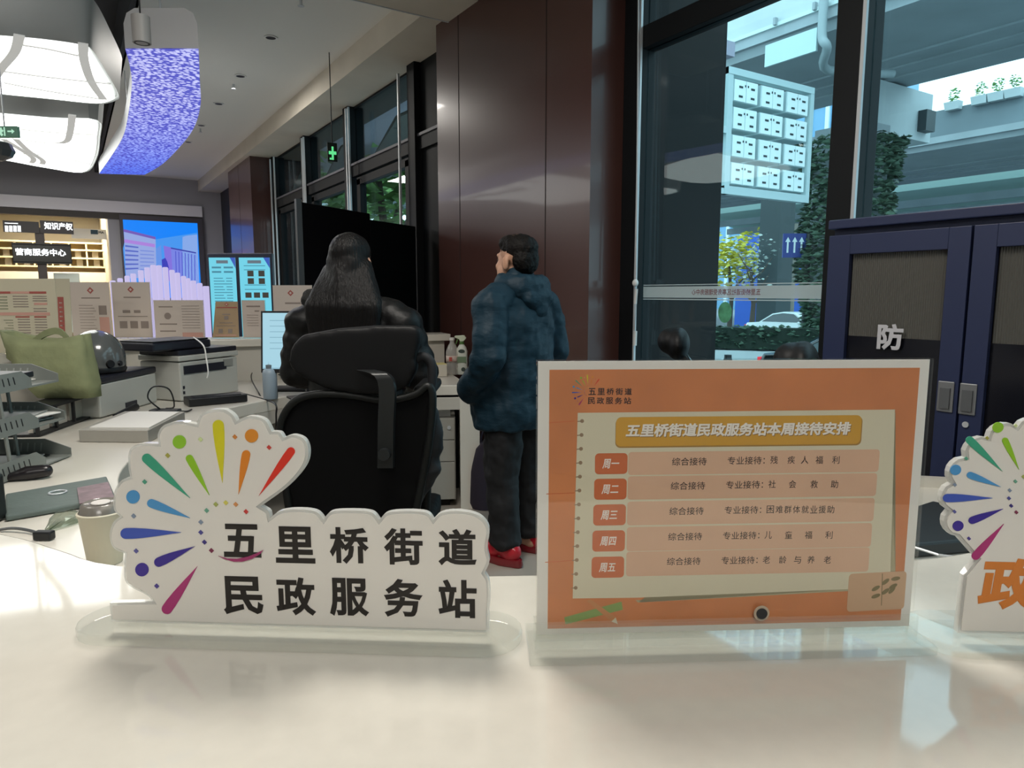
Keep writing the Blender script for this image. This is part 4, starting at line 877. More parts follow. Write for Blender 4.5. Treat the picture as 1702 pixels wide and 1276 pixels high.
for i in range(13):
    y = 282 + i * 54.5; x = 230 - i * 2.1; u, v = A4(x, y); MB().prism(a4, disc(u, v, .0015, 12), .0004, .0005).build('binding_hole', mat('print_hole', '9d8468', .6), pp)
    p0 = A4(x - 18, y + 4); MB().prism(a4, [(p0[0], p0[1]), (u, v - .0004), (u, v + .0004), (p0[0], p0[1] + .0008)], .0004, .0005).build('binding_thread', mat('print_hole', '9d8468', .6), pp)
def rr4(name, x0, y0, x1, y1, m, t0, t1, r=.003, slope=0.):
    p = A4(x0, y0); q = A4(x1, y1); c0 = A4(x1, y0); u0, u1_ = p[0], q[0]; uvs = rrect(u0, u1_, min(p[1], q[1]), max(p[1], q[1]), r)
    um = (u0 + u1_) / 2; return MB().prism(a4, [(u, v + slope * (u - um)) for u, v in uvs], t0, t1).build(name, m, pp)
rr4('title_shadow', 362, 272, 1324, 377, mat('print_goldd', 'a87f38', .5), .0004, .0005, .004)
rr4('title_plate', 364, 267, 1320, 371, m_gd, .0005, .0006, .004)
p0 = A4(400, 346); p1 = A4(1282, 336)
for sh_, mm, tt in ((.0006, mat('print_shadow', '8a6a3c', .6), .0006), (0, m_wh, .0007)): text('title_lettering', '五里桥街道民政服务站本周接待安排', a4, p0[0] + sh_, p0[1] - sh_, .0105, mm, pp, t=tt, depth=.0001, bold=.035, width=p1[0] - p0[0], shear=.12)
rows = [('周一', 449, 435, '残疾人福利', [968, 1035, 1088, 1145, 1210]), ('周二', 549, 530, '社会救助', [960, 1040, 1125, 1205]), ('周三', 650, 629, '困难群体就业援助', [953, 988, 1022, 1056, 1090, 1124, 1157, 1190]), ('周四', 752, 729, '儿童福利', [945, 1025, 1103, 1183]), ('周五', 855, 826, '老龄与养老', [938, 1002, 1060, 1113, 1177])]
for i, (day, yc, yr_, tx, xs) in enumerate(rows):
    x0 = 281 - i * 3.3
    rr4('row_bar', 412 - 2 * i, yr_ - 35 + 4, 1392 - 10 * i, yr_ + 46, m_pk, .0004, .0005, .0025)
    rr4('day_tile', x0, yc - 40, x0 + 126, yc + 40, m_rd, .0005, .0006, .003)
    p = A4(x0 + 28, yc + 20); text('day_lettering', day, a4, p[0], p[1], .0076, m_wh, pp, t=.0006, depth=.0001, bold=.02, width=.0130, shear=.18)
    p = A4(582 - 5 * i, yr_ + 22); q = A4(718 - 6 * i, yr_ + 20); text('row_lettering', '综合接待', a4, p[0], p[1], .0062, m_bk, pp, t=.0005, depth=.0001, bold=.006, width=q[0] - p[0])
    p = A4(800 - 6 * i, yr_ + 18); q = A4(946 - 7 * i, yr_ + 18); text('row_lettering', '专业接待：', a4, p[0], p[1], .0062, m_bk, pp, t=.0005, depth=.0001, bold=.006, width=q[0] - p[0])
    for c_, x in zip(tx, xs):
        p = A4(x, yr_ + 15); text('row_lettering', c_, a4, p[0], p[1], .0062, m_bk, pp, t=.0005, depth=.0001, bold=.006, width=.0058)
# small emblem printed top left
def mini(q): return A4(190 + (q[0] - 235) * .174, 102 + (q[1] - 95) * .174)
burst(a4, mini, pp, .0003, .0004, .7)
for k, (row, y) in enumerate((('五里桥街道', 180), ('民政服务站', 216))):
    for i, c_ in enumerate(row):
        p = A4((255 - 3 * k) + i * 35.4, y); text('emblem_lettering', c_, a4, p[0], p[1], .0052, m_bk, pp, t=.0003, depth=.0001, bold=.02, width=.0056)
pp_('ruler', [(160, 1052), (385, 990), (390, 1022), (165, 1080)], mat('print_green', '86a259', .6), .0003, .0004)
pp_('pencil', [(248, 988), (262, 980), (362, 1052), (370, 1078), (345, 1068)], mat('print_pencil', 'c98a58', .6), .0004, .0005)
pp_('pencil_tip', [(362, 1052), (370, 1078), (345, 1068)], m_cr, .0005, .0006)
rr4('memo_card', 1278, 878, 1492, 1022, mat('print_memo', 'cfa987', .6), .0004, .0005, .003, .03)
p = A4(1404, 1005); q = A4(1408, 880); MB().prism(a4, [(p[0] - .0003, p[1]), (p[0] + .0003, p[1]), (q[0] + .0003, q[1]), (q[0] - .0003, q[1])], .0005, .0006).build('stem', mat('print_leaf', '7d7048', .6), pp)
for x, y, an in ((1382, 968, 20), (1382, 938, 30), (1420, 950, 40), (1420, 912, 40), (1445, 945, 50), (1450, 930, 30), (1460, 900, 10)):
    u, v = A4(x, y); a = radians(an); MB().prism(a4, [(u + .0038 * cos(k * .628) * cos(a) - .0017 * sin(k * .628) * sin(a), v + .0038 * cos(k * .628) * sin(a) + .0017 * sin(k * .628) * cos(a)) for k in range(10)], .0005, .0006).build('leaf', mat('print_leaf', '7d7048', .6), pp)
u, v = A4(927, 1028)
b = MB(); b.prism(a4, disc(u, v, .0062, 24), .0034, .0042); b.build('magnet_ring', mat('magnet_pale', 'b9a892', .4), k2)
MB().prism(a4, disc(u, v, .0043, 24), .0042, .0052).build('magnet', mat('magnet_dark', '2a2a2c', .4), k2)
bp2 = Plane((a4.o.x, a4.o.y, ZC), a4.u, -a4.n)
MB().prism(bp2, [(-.006, -.021), (.312, -.021), (.312, .036), (-.006, .036)], .0005, .0075).build('acrylic_base', m_acrb, k2, bevel=.001)
MB().pbox(a4, -.001, .303, -.0075, .012, .0034, .008).build('acrylic_foot', m_acrb, k2)
MB().pbox(a4, -.001, .303, -.0075, .012, -.008, -.0034).build('acrylic_foot', m_acrb, k2)
# --- right sign, cut by the picture edge
s3 = Plane(G(1588, 1048, 1.13), RIGHT * 1.0 + AWAY * -.06); s3.n = Vector((s3.u.y, -s3.u.x, 0)); s3.n = s3.n if s3.n.dot(AWAY) < 0 else -s3.n
k3 = thing('logo_sign', 'second rainbow burst desk sign with orange characters cut by right picture edge', 'desk sign', s3.P(.1, -.01))
cx, cy = s3.uv(1702, 828); R3 = .060
o3 = [(0, 0), (0.001, .048), (.010, .062)]
nl = 11
fan = []
for j in range(nl):
    a0 = radians(212 - j * 22); a1 = radians(212 - (j + 1) * 22)
    for k in range(6):
        a = a0 + (a1 - a0) * k / 6; r = R3 * (1 + .07 * sin(pi * k / 6)) if k else R3 * .97
        fan.append((cx + r * cos(a), cy + r * sin(a)))
o3 += fan + [(cx + .075, cy - .05), (cx + .16, cy - .052), (cx + .16, 0)]
MB().prism(s3, o3[::-1], -.003, .003).build('acrylic_plate', m_acr, k3)
MB().prism(s3, inset(o3, .0022)[::-1], .0031, .0037).build('printed_face', m_prt, k3)
MB().prism(s3, inset(o3, .0022)[::-1], -.0037, -.0031).build('printed_back', m_prt, k3)
kk = R3 / 350.
cv3 = lambda q: (cx + (q[0] - 600) * kk, cy - (q[1] - 490) * kk)
burst(s3, cv3, k3, .0037, .0043)
m_oi = mat('ink_orange', 'd07a2e', .45)
p = s3.uv(1618, 1008); q = s3.uv(1705, 925)
text('character', '政', s3, p[0], p[1], q[1] - p[1], m_oi, k3, t=.0037, depth=.0006, bold=.042, width=.045, shear=.08)
text('character', '服', s3, p[0] + .05, p[1], q[1] - p[1], m_oi, k3, t=.0037, depth=.0006, bold=.042, width=.045, shear=.08)
bp3 = Plane((s3.o.x, s3.o.y, ZC), s3.u, -s3.n)
MB().prism(bp3, [(u, v + .006) for u, v in stadium(-.034, .24, .068)], .0005, .0095).build('acrylic_base', m_acrb, k3, bevel=.0012)
# ================================================================== notices standing on the back counter
m_pap = mat('notice_paper', 'c9bcb2', .6); m_papy = mat('notice_cream', 'c4bda6', .6); m_redp = mat('notice_red', 'a4564e', .6); m_txt = mat('notice_text', '8d8078', .7); m_txt2 = mat('notice_text_green', '8d8f78', .7); m_tan = mat('notice_tan', 'a88f6f', .6); m_pink = mat('notice_pink', 'c99a8c', .6)
m_plast = glass('notice_acrylic', 'f4f5f2')
def notice(lab, x0, x1, ytop, ybase, zb, deco, m=m_pap, lean=0., trap=0., yaw=0., thick=True):
    o = G((x0 + x1) / 2, ybase, zb); u = (RIGHT + AWAY * yaw).normalized()
    n0 = Vector((u.y, -u.x, 0)); n0 = n0 if n0.dot(AWAY) < 0 else -n0
    vdir = (UP - n0 * lean).normalized()
    pl = Plane(o, u, vdir); pl.n = (u.cross(vdir)); pl.n = pl.n if pl.n.dot(AWAY) < 0 else -pl.n
    a = pl.uv(x0, (ytop + ybase) / 2)[0]; c = pl.uv(x1, (ytop + ybase) / 2)[0]; h = pl.uv((x0 + x1) / 2, ytop)[1]
    t = thing('notice_stand', lab, 'notice', o, group='notices on the back counter')
    MB().prism(pl, [(a, .004), (c, .004), (c - trap, h), (a + trap, h)], -.003, .0).build('card', m, t)
    if thick: MB().prism(pl, [(a - .004, .002), (c + .004, .002), (c + .004 - trap, h + .003), (a - .004 + trap, h + .003)], -.007, -.0035).build('acrylic_sheet', m_plast, t)
    MB().pbox(Plane((o.x, o.y, zb), u, -n0), a, c, -.03, .05, .001, .008).build('acrylic_base', m_acrb, t)
    q = lambda fx, fy: (a + (c - a) * fx, .004 + (h - .004) * fy)
    for nm, mm, fx0, fy0, fx1, fy1 in deco:
        p0, p1 = q(fx0, fy0), q(fx1, fy1); MB().pbox(pl, p0[0], p1[0], p0[1], p1[1], .0004, .0012).build(nm, mm, t)
    return t, pl, q
def emblem(t, pl, q, fx, fy, s):
    u, v = q(fx, fy); MB().prism(pl, [(u + s, v), (u, v + s), (u - s, v), (u, v - s)], .0004, .0014).build('emblem', m_redp, t); MB().prism(pl, [(u + s * .45, v), (u, v + s * .45), (u - s * .45, v), (u, v - s * .45)], .0015, .002).build('emblem_centre', m_pap, t)
L = lambda fx0, fx1, fy, h=.012, m=None: ('text_line', m or m_txt, fx0, fy, fx1, fy + h)
big = [('red_bar', m_redp, .28, .80, .52, .83), ('pink_bar', m_pink, .52, .80, .72, .83), ('red_bar', m_redp, .72, .80, .90, .83), ('pink_bar', m_pink, .28, .51, .92, .55), ('red_bar', m_redp, .55, .48, .70, .50), ('red_bar', m_redp, .75, .48, .88, .50), ('pink_bar', m_pink, .76, .65, .90, .68)]
for i in range(5): big += [L(.30, .48, .75 - .04 * i, .016, m_txt2), L(.54, .70, .76 - .035 * i), L(.75, .9, .76 - .03 * i) if i < 3 else L(.75, .89, .70 - .035 * i)]
for i in range(9): big += [L(.42 + .02 * (i % 3), .52, .44 - .035 * i, .01, m_txt2), L(.57, .70, .45 - .036 * i), L(.75, .88, .45 - .036 * i)]
notice('largest cream notice board at left picture edge with red heading bars', -60, 96, 463, 588, ZS, big, m_papy, thick=False)
t, pl, q = notice('narrow notice with vertical red strip beside the largest board', 93, 118, 463, 572, ZS, [('red_strip', m_redp, .15, .15, .55, .72)] + [L(.25, .45, .2 + .07 * i, .02, m_pap) for i in range(7)], m_papy, lean=.05, thick=False)
t, pl, q = notice('upright pinkish notice behind the grey helmet', 119, 184, 469, 566, ZS, [L(.28, .75, .72, .02), ('grey_patch', m_txt, .70, .44, .90, .60), ('pink_patch', m_pink, .70, .08, .95, .40)] + [L(.2, .55 + .04 * (i % 3), .6 - .05 * i, .008) for i in range(9)])
emblem(t, pl, q, .52, .86, .022)
t, pl, q = notice('upright notice with white lit left edge, right of pinkish one', 188, 251, 469, 562, ZS, [L(.3, .75, .72, .022), L(.25, .45, .45, .05), L(.55, .72, .45, .05), L(.12, .9, .38, .014)] + [('grey_patch', m_txt, .15 + .28 * i, .17, .35 + .28 * i, .30) for i in range(3)])
emblem(t, pl, q, .5, .87, .022)
t, pl, q = notice('wide landscape notice with pink folded corner behind scanner', 257, 339, 499, 565, ZS, [L(.1, .38, .82, .03), L(.1, .45, .38, .03), L(.1, .42, .2, .03)] + [L(.56, .92, .85 - .07 * i, .012) for i in range(9)] + [('pink_patch', m_pink, .55, .02, .97, .18)])
u, v = q(.27, .6); MB().prism(pl, disc(u, v, .022, 16), .0004, .0014).build('grey_rosette', m_txt, t)
t, pl, q = notice('small tan leaning card with red emblem', 354, 398, 501, 562, ZS, [L(.12, .9, .82, .03, m_redp), L(.35, .65, .63, .03), ('brown_patch', m_txt, .42, .50, .58, .60), L(.25, .75, .40, .02), L(.15, .85, .32, .015), ('brown_patch', m_txt, .22, .12, .38, .24), ('brown_patch', m_txt, .58, .12, .74, .24), L(.1, .9, .05, .03, m_pink)], m_tan, lean=.18, trap=.015, thick=False)
emblem(t, pl, q, .5, .92, .014)
notice('small pinkish card between tan card and monitor', 403, 441, 499, 562, ZS, [L(.2, .8, .82, .04), L(.55, .75, .7, .03)] + [L(.2, .7, .6 - .07 * i, .012) for i in range(5)], m_pap)
t, pl, q = notice('upright cream notice behind the monitor beside dark partition', 455, 520, 474, 566, ZS, [L(.3, .7, .66, .03), L(.3, .6, .5, .02), L(.3, .6, .42, .02), L(.3, .6, .34, .02)], m_pap)
emblem(t, pl, q, .45, .86, .020)
# ================================================================== things on the staff desk
ZD = .80
def gp(x, y, z=ZD): return G(x, y, z)
m_pw = mat('printer_white', 'b9bab4', .45); m_pd = mat('printer_dark', '1d1f2a', .4); m_blkp = mat('black_plastic', '121316', .45)
def corner_box(mb, P, Q, depth, z0, z1, o=0.):
    """box whose front bottom edge runs P to Q, going back by depth"""
    u = (Q - P); u.z = 0; u.normalize(); n = Vector((-u.y, u.x, 0)); n = n if n.dot(AWAY) > 0 else -n
    pts = [P - u * o - n * o, Q + u * o - n * o, Q + u * o + n * (depth + o), P - u * o + n * (depth + o)]
    return mb.hexa([(p.x, p.y, z0) for p in pts], [(p.x, p.y, z1) for p in pts]), u, n
# white box printer with helmet on it
P, Q = gp(168, 696), gp(262, 668)
t = thing('label_printer', 'small white printer with black lid under the grey helmet', 'printer', (P + Q) / 2)
b, u, n = corner_box(MB(), P, Q, .27, ZD + .004, ZD + .165); b.build('body', m_pw, t, bevel=.008)
b, u, n = corner_box(MB(), P, Q, .27, ZD + .166, ZD + .20, .004); b.build('lid', m_pd, t, bevel=.008)
b = MB(); c0 = P + (Q - P) * .5 - n * .002; b.obox((c0.x, c0.y, ZD + .03), .10, .006, .03, atan2(u.y, u.x)); b.build('paper_slot', m_pd, t)
hc = P + (Q - P) * .42 + n * .135
t = thing('helmet', 'shiny grey riding helmet resting on white printer', 'helmet', (hc.x, hc.y, ZD + .205))
m_hel = mat('helmet_grey', '5c5f5f', .18, coat=.6)
rg = []; nseg = 28
for j in range(12):
    a = radians(-8 + 98 * j / 11); rr = cos(a); z = .065 + .145 * sin(a)
    rg.append([(hc.x + (.132 * rr) * cos(2 * pi * k / nseg) , hc.y + .132 * rr * sin(2 * pi * k / nseg), ZD + .205 + z + (.0 if j else -.0)) for k in range(nseg)])
base = [[(hc.x + r * cos(2 * pi * k / nseg), hc.y + r * sin(2 * pi * k / nseg), ZD + .205 + z) for k in range(nseg)] for r, z in ((.10, .004), (.124, .012), (.131, .03))]
MB().loft(base + rg).build('shell', m_hel, t, smooth=180)
MB().loft([[(hc.x + r * cos(2 * pi * k / nseg), hc.y + r * sin(2 * pi * k / nseg), ZD + .205 + z) for k in range(nseg)] for r, z in ((.102, .0), (.128, .0), (.134, .012), (.128, .03))]).build('edge_trim', m_blkp, t, smooth=60)
d1 = (Vector((0, 0, 0)) - hc); d1.z = 0; d1.normalize(); r1 = Vector((-d1.y, d1.x, 0))
for s_, rad in ((.45, .022), (.85, .014)):
    dd = (d1 * cos(s_) + (r1 if r1.dot(RIGHT) > 0 else -r1) * sin(s_)); c0 = hc + dd * .128; c0.z = ZD + .25
    MB().cyl(c0, c0 + dd * .012, rad, rad * .8).build('side_rivet', m_blkp, t, smooth=50)
# multifunction printer with scanner on top
P, Q = gp(302, 668), gp(397, 651)
t = thing('office_printer', 'large white and black multifunction printer beside the monitor', 'printer', (P + Q) / 2)
b, u, n = corner_box(MB(), P - u * .0, Q, .30, ZD + .004, ZD + .22); b.build('body', m_pw, t, bevel=.008)
b, _, _ = corner_box(MB(), P, Q, .30, ZD + .225, ZD + .255, .006); b.build('scanner_deck', m_pw, t, bevel=.006)
b, _, _ = corner_box(MB(), P, Q, .30, ZD + .256, ZD + .285, .0); b.build('scanner_lid', m_pd, t, bevel=.006)
w = (Q - P).length; rz = atan2(u.y, u.x); c0 = P + u * w * .42 - n * .002
MB().obox((c0.x, c0.y, ZD + .175), w * .72, .008, .045, rz).build('output_slot', m_pd, t); MB().obox((c0.x + u.x * w * .4, c0.y + u.y * w * .4, ZD + .19), w * .16, .01, .04, rz).build('control_panel', mat('panel_grey', '8f918d', .4), t)
for k in range(2): c1 = P + u * .02 - n * .001; MB().obox((c1.x, c1.y, ZD + .05 + .03 * k), .012, .004, .016, rz).build('mark', m_pd, t)
ta = thing('flatbed_scanner', 'black flatbed scanner lying on top of multifunction printer', 'scanner', (P.x - .05, P.y + .1, ZD + .287))
cS = P + u * .05 + n * .15
MB().obox((cS.x, cS.y, ZD + .312), .40, .27, .046, rz).build('body', m_pd, ta, bevel=.01)
MB().obox((cS.x, cS.y, ZD + .340), .38, .25, .008, rz).build('lid', m_blkp, ta, bevel=.003)
wc = [PD(322, 566, cS.length - .05), PD(338, 574, 4.05), PD(343, 596, 4.0), PD(346, 618, 3.98), PD(344, 628, 3.98)]
wc[0].z = ZD + .348
tag(MB().tube(catmull(wc, 6), .004, 6).build('white_cable', mat('cable_white', 'd5d5d2', .5), smooth=60), 'thin white cable draped from black scanner down printer front', 'cable')
P, Q = gp(315, 677), gp(412, 668)
t = thing('network_switch', 'flat black network box in front of multifunction printer', 'network box', (P + Q) / 2)
b, u, n = corner_box(MB(), P, Q, .13, ZD + .003, ZD + .045); b.build('case', m_blkp, t, bevel=.005)
b, _, _ = corner_box(MB(), P + u * .02, Q - u * .02, .10, ZD + .045, ZD + .049, -.01); b.build('vent_cover', mat('vent_dark', '24252a', .6), t)
P = gp(275, 690)
t = thing('power_adapter', 'black power adapter with looped cord left of network box', 'power adapter', P)
MB().obox((P.x, P.y, ZD + .016), .14, .06, .03, -.6).build('brick', m_blkp, t, bevel=.006)
MB().tube(catmull([P + Vector((-.02, .01, .03)), P + Vector((-.07, .02, .09)), P + Vector((-.04, .05, .14)), P + Vector((.03, .06, .12)), P + Vector((.05, .08, .03)), P + Vector((.02, .16, .01))], 6), .004, 6).build('cord', m_blkp, t, smooth=60)
MB().tube(catmull([P + Vector((.06, -.02, .02)), P + Vector((.10, .03, .006)), P + Vector((.13, .08, .006))], 5), .004, 6).build('cord', m_blkp, t, smooth=60)
# white archive box
P, Q = gp(132, 735), gp(247, 736); R_ = gp(308, 702)
t = thing('document_box', 'flat white document box in front of printers', 'box', (P + Q) / 2)
e = (R_ - Q); pts = [P, Q, R_, P + e]
MB().hexa([(p.x, p.y, ZD + .001) for p in pts], [(p.x, p.y, ZD + .052) for p in pts]).build('box_body', mat('box_grey', '9c9991', .5), t, bevel=.003)
pts2 = [P + (Q - P) * .12 + e * .06, P + (Q - P) * .98 + e * .06, P + (Q - P) * .96 + e * .92, P + (Q - P) * .16 + e * .92]
MB().hexa([(p.x, p.y, ZD + .052) for p in pts2], [(p.x, p.y, ZD + .058) for p in pts2]).build('paper_sheet', mat('sheet_white', 'dcdad4', .6), t)
# black sorter with pale labels
P, Q = gp(66, 726), gp(176, 686)
t = thing('file_sorter', 'black wire file sorter with pale label cards beneath green bag', 'file sorter', (P + Q) / 2)
uu = (Q - P); LN = uu.length; uu.z = 0; uu.normalize(); nn = Vector((-uu.y, uu.x, 0)); ps2 = Plane((P.x, P.y, ZD), uu); ps2.n = -nn
for k in range(5): MB().pbox(ps2, LN * k / 4 - .006, LN * k / 4 + .006, .002, .105, -.012, .0).build('upright', m_blkp, t)
MB().pbox(ps2, -.006, LN + .006, .105, .118, -.13, .004).build('top_plate', m_blkp, t); MB().pbox(ps2, -.006, LN + .006, .002, .012, -.13, .004).build('base_plate', m_blkp, t)
for k in range(4): MB().pbox(ps2, LN * k / 4 + .012, LN * (k + 1) / 4 - .012, .014, .098, -.05, -.03).build('label_card', mat('label_pale', 'bdb7ab', .6), t)
P = gp(208, 690); tag(MB().tube([gp(192, 692, ZD + .018), gp(205, 686, ZD + .02), gp(226, 676, ZD + .024)], [.014, .016, .018], 10).build('marker_pen', m_blkp, smooth=50), 'thick black marker pen lying beside white printer', 'pen')
# green tote bag
P = ps2.P(LN * .55, 0, -.10)
t = thing('tote_bag', 'crumpled pale green tote bag standing on black file sorter', 'bag', P)
def bagpts(z, w, d, sk, seed):
    random.seed(seed); out = []
    for k in range(26):
        a = 2 * pi * k / 26; cx_, sy_ = cos(a), sin(a); f = (abs(cx_) ** 5 + abs(sy_) ** 5) ** (-1 / 5); r = 1 + random.uniform(-.05, .05)
        q = P + RIGHT * (cx_ * f * w * r + sk) + AWAY * (sy_ * f * d * r + .02); out.append(Vector((q.x, q.y, ZD + .119 + z * .84)))
    return out
m_bag = mat('bag_green', '858b66', .8, var=.12, vscale=12, bump=.4, bscale=25)
rings = [bagpts(.002, .13, .055, .06, 1), bagpts(.08, .155, .07, .04, 2), bagpts(.18, .17, .07, .01, 3), bagpts(.28, .18, .065, -.01, 4)]
top = bagpts(.36, .19, .055, -.03, 5)
for k, p in enumerate(top): p.z += .035 * abs((p - P).dot(RIGHT) / .2) ** 2 - .03
rings.append(top); inn_ = [p + (Vector((P.x, P.y, p.z)) - p) * .1 - Vector((0, 0, .01)) for p in top]; rings.append(inn_); rings.append([p - Vector((0, 0, .12)) for p in inn_])
MB().loft(rings).build('bag_body', m_bag, t, smooth=180)
hp = [P + RIGHT * (-.09) + UP * .38, P + RIGHT * (-.02) + UP * .43, P + RIGHT * .05 + UP * .44, P + RIGHT * .10 + UP * .38]
b = MB(); hh_ = catmull(hp, 6); b.loft([[p, p + AWAY * .012, p + AWAY * .012 - UP * .03, p - UP * .03] for p in hh_]); b.build('handle', m_bag, t, smooth=40)
random.seed(7)
# three tier letter tray
P = gp(40, 772)
uT = (gp(128, 742) - gp(60, 768)); uT.z = 0; uT.normalize(); nT = Vector((-uT.y, uT.x, 0))
m_tray = mat('tray_grey', '80847f', .5, metal=.2)
t = thing('letter_tray', 'grey metal three tier letter tray stuffed with papers at left edge', 'letter tray', gp(60, 768))
C0 = gp(86, 772)
def TP(a, c, z): return C0 + uT * a + nT * c + UP * (z)
for k, (zz, of) in enumerate(((.004, 0), (.145, -.02), (.285, -.04))):
    sh0 = of
    tr = MB().hexa([TP(-.28 + sh0, .0, zz), TP(.12 + sh0, .0, zz), TP(.12 + sh0, .30, zz), TP(-.28 + sh0, .30, zz)], [TP(-.28 + sh0, .0, zz + .006), TP(.12 + sh0, .0, zz + .006), TP(.12 + sh0, .30, zz + .006), TP(-.28 + sh0, .30, zz + .006)]).build('tray_floor', m_tray, t)
    for (a0, c0, a1, c1, nm) in ((-.28, 0, .12, 0, 'tray_front'), (.12, 0, .12, .30, 'tray_side'), (-.28, .30, .12, .30, 'tray_back')):
        pA, pB = TP(a0 + sh0, c0, zz), TP(a1 + sh0, c1, zz); pp1 = Plane(pA, pB - pA); Lq = (pB - pA).length
        if nm == 'tray_front':
            MB().prism(pp1, [(0, 0), (Lq * .62, 0), (Lq * .62, .03), (Lq * .5, .06), (0, .06)], -.002, .002).build(nm, m_tray, tr)
            for j in range(6): MB().prism(pp1, [(Lq * (.08 + .065 * j), .02), (Lq * (.09 + .065 * j), .02), (Lq * (.075 + .065 * j), .045), (Lq * (.065 + .065 * j), .045)], -.003, .003).build('slot', m_blkp, tr)
        else:
            MB().prism(pp1, [(0, 0), (Lq, 0), (Lq, .065), (Lq * .3, .065), (0, .03)], -.002, .002).build(nm, m_tray, tr)
            for j in range(6): MB().prism(pp1, [(Lq * (.35 + .08 * j), .018), (Lq * (.365 + .08 * j), .018), (Lq * (.345 + .08 * j), .05), (Lq * (.33 + .08 * j), .05)], -.003, .003).build('slot', mat('slot_pale', '9a9d98', .5), tr)
for a, c in ((-.2, .004), (.06, .15), (-.1, .296)): MB().cyl(TP(a, c, .006), TP(a - .03, c, .30), .006, n=8).build('support_rod', m_tray, t)
def sheets(lab, zz, of, n, cols, grp):
    for i in range(n):
        a = random.uniform(-.02, .05); r = random.uniform(-.25, .25); cx_, cy_ = -.05 + of + a, .15 + random.uniform(-.02, .02); z = zz + .008 + i * .006
        pts = []
        for dx, dy in ((-.15, -.10), (.15, -.10), (.15, .10), (-.15, .10)): pts.append(TP(cx_ + dx * cos(r) - dy * sin(r), cy_ + dx * sin(r) + dy * cos(r), z))
        o = MB().hexa(pts, [p + UP * .004 for p in pts]).build('paper_sheaf', cols[i % len(cols)])
        tag(o, lab[i], 'papers', grp)
m_sh = mat('sheet_white', 'dcdad4', .6); m_shg = mat('sheet_grey', 'a5a5a0', .6); m_shr = mat('sheet_red', 'a06a6c', .6)
sheets(['lowest grey sheaf in middle letter tray', 'white sheaf second from bottom in middle letter tray', 'reddish printed sheaf in middle letter tray', 'white sheaf above reddish one in middle letter tray', 'topmost grey sheaf in middle letter tray'], .145, 0, 5, [m_shg, m_sh, m_shr, m_sh, m_shg], 'papers in the middle tray')
sheets(['white sheaf in top letter tray beneath black folder'], .285, -.02, 1, [m_sh], 'papers in the top tray')
q = [TP(-.28, .0, .315), TP(-.02, .02, .315), TP(.0, .2, .315), TP(-.28, .22, .315)]; tag(MB().hexa(q, [p + UP * .02 for p in q]).build('black_folder', m_blkp, bevel=.004), 'black folder lying on top letter tray at left edge', 'folder')
sheets(['dark booklet in bottom letter tray', 'grey booklet in bottom letter tray'], .004, -.02, 2, [m_blkp, m_shg], 'booklets in the bottom tray')
# mouse-like handheld, pouch, card, wrapper, cup, cable
P, Q = gp(8, 801), gp(84, 794)
t = organic('handheld_mouse', lambda b: (b.cap(P + UP * .012, P + (Q - P) * .5 + UP * .022, .010, .024), b.cap(P + (Q - P) * .5 + UP * .022, Q - (Q - P) * .1 + UP * .025, .024, .022)), mat('mouse_black', '1a1619', .3), voxel=.004, smooth=4)
tag(t, 'black tapered rounded mouse lying on desk above grey pouch', 'mouse')
q4 = [gp(10, 868), gp(135, 846), gp(192, 832), gp(178, 800), gp(10, 830)]
t = thing('document_pouch', 'grey green document pouch with metal ring on desk', 'pouch', q4[0])
MB().hexa([p + UP * .002 for p in q4], [p + UP * .018 for p in q4]).build('pouch_body', mat('pouch_grey', '5e6a66', .6, bump=.3, bscale=20), t, bevel=.005)
P = gp(96, 818, ZD + .02); MB().tube([P + (RIGHT * cos(a) * .022 + AWAY * sin(a) * .022) for a in [2 * pi * k / 16 for k in range(17)]], .003, 6).build('ring', m_silver, t)
q4 = [gp(132, 838, .82), gp(190, 828, .82), gp(180, 802, .82), gp(128, 812, .82)]; tag(MB().hexa(q4, [p + UP * .003 for p in q4]).build('printed_card', mat('card_mauve', '7a6268', .5, var=.3, vscale=30)), 'mauve printed card on right end of grey pouch', 'card')
P = gp(104, 872)
def wrap(b):
    random.seed(3); rg = []
    for j in range(5):
        c_ = P + (AWAY * (.06 - .03 * j)) + UP * (.004); w_ = (.012, .03, .035, .022, .006)[j]; rg.append([c_ + RIGHT * (w_ * cos(2 * pi * k / 9) + random.uniform(-.006, .006)) + UP * (max(0, sin(2 * pi * k / 9)) * w_ * .9 + random.uniform(0, .006)) for k in range(9)])
    b.loft(rg)
b = MB(); wrap(b); tag(b.build('plastic_wrapper', glass('clear_wrap', 'd8ddd6', 1.0, .05)), 'crumpled clear plastic wrapper beside paper cup', 'wrapper'); random.seed(7)
P = G(169, 852, .915); P.z = ZD
t = thing('paper_cup', 'cream paper cup with clear lid behind rainbow sign', 'cup', P)
MB().lathe(P, [(.034, .001), (.035, .003), (.0465, .112), (.049, .114), (.0495, .119), (.046, .121), (.044, .116)], 28).build('cup_body', mat('cup_cream', 'c3bda9', .6), t, smooth=50)
MB().lathe(P + UP * .119, [(.046, 0), (.044, .004), (.040, .018), (.036, .021), (.034, .019)], 28).build('lid', mat('lid_clear', 'a39d94', .2, trans=.5), t, smooth=50)
MB().lathe(P + UP * .139, [(.020, 0), (.019, .0015)], 20).build('lid_sticker', mat('sticker_pale', 'c9c3bd', .5), t)
tag(MB().tube(catmull([gp(-20, 884), gp(20, 884) + UP * .01, gp(55, 888) + UP * .008, gp(72, 897) + UP * .006], 6), .004, 6).build('grey_cable', mat('cable_grey', '55585a', .5), smooth=60), 'grey cable with black plug at lower left of desk', 'cable')
P = gp(74, 897) + UP * .012; tag(MB().obox(P, .045, .022, .022, -.6).build('cable_plug', m_blkp, bevel=.004), 'small black plug lying at end of grey cable', 'plug')
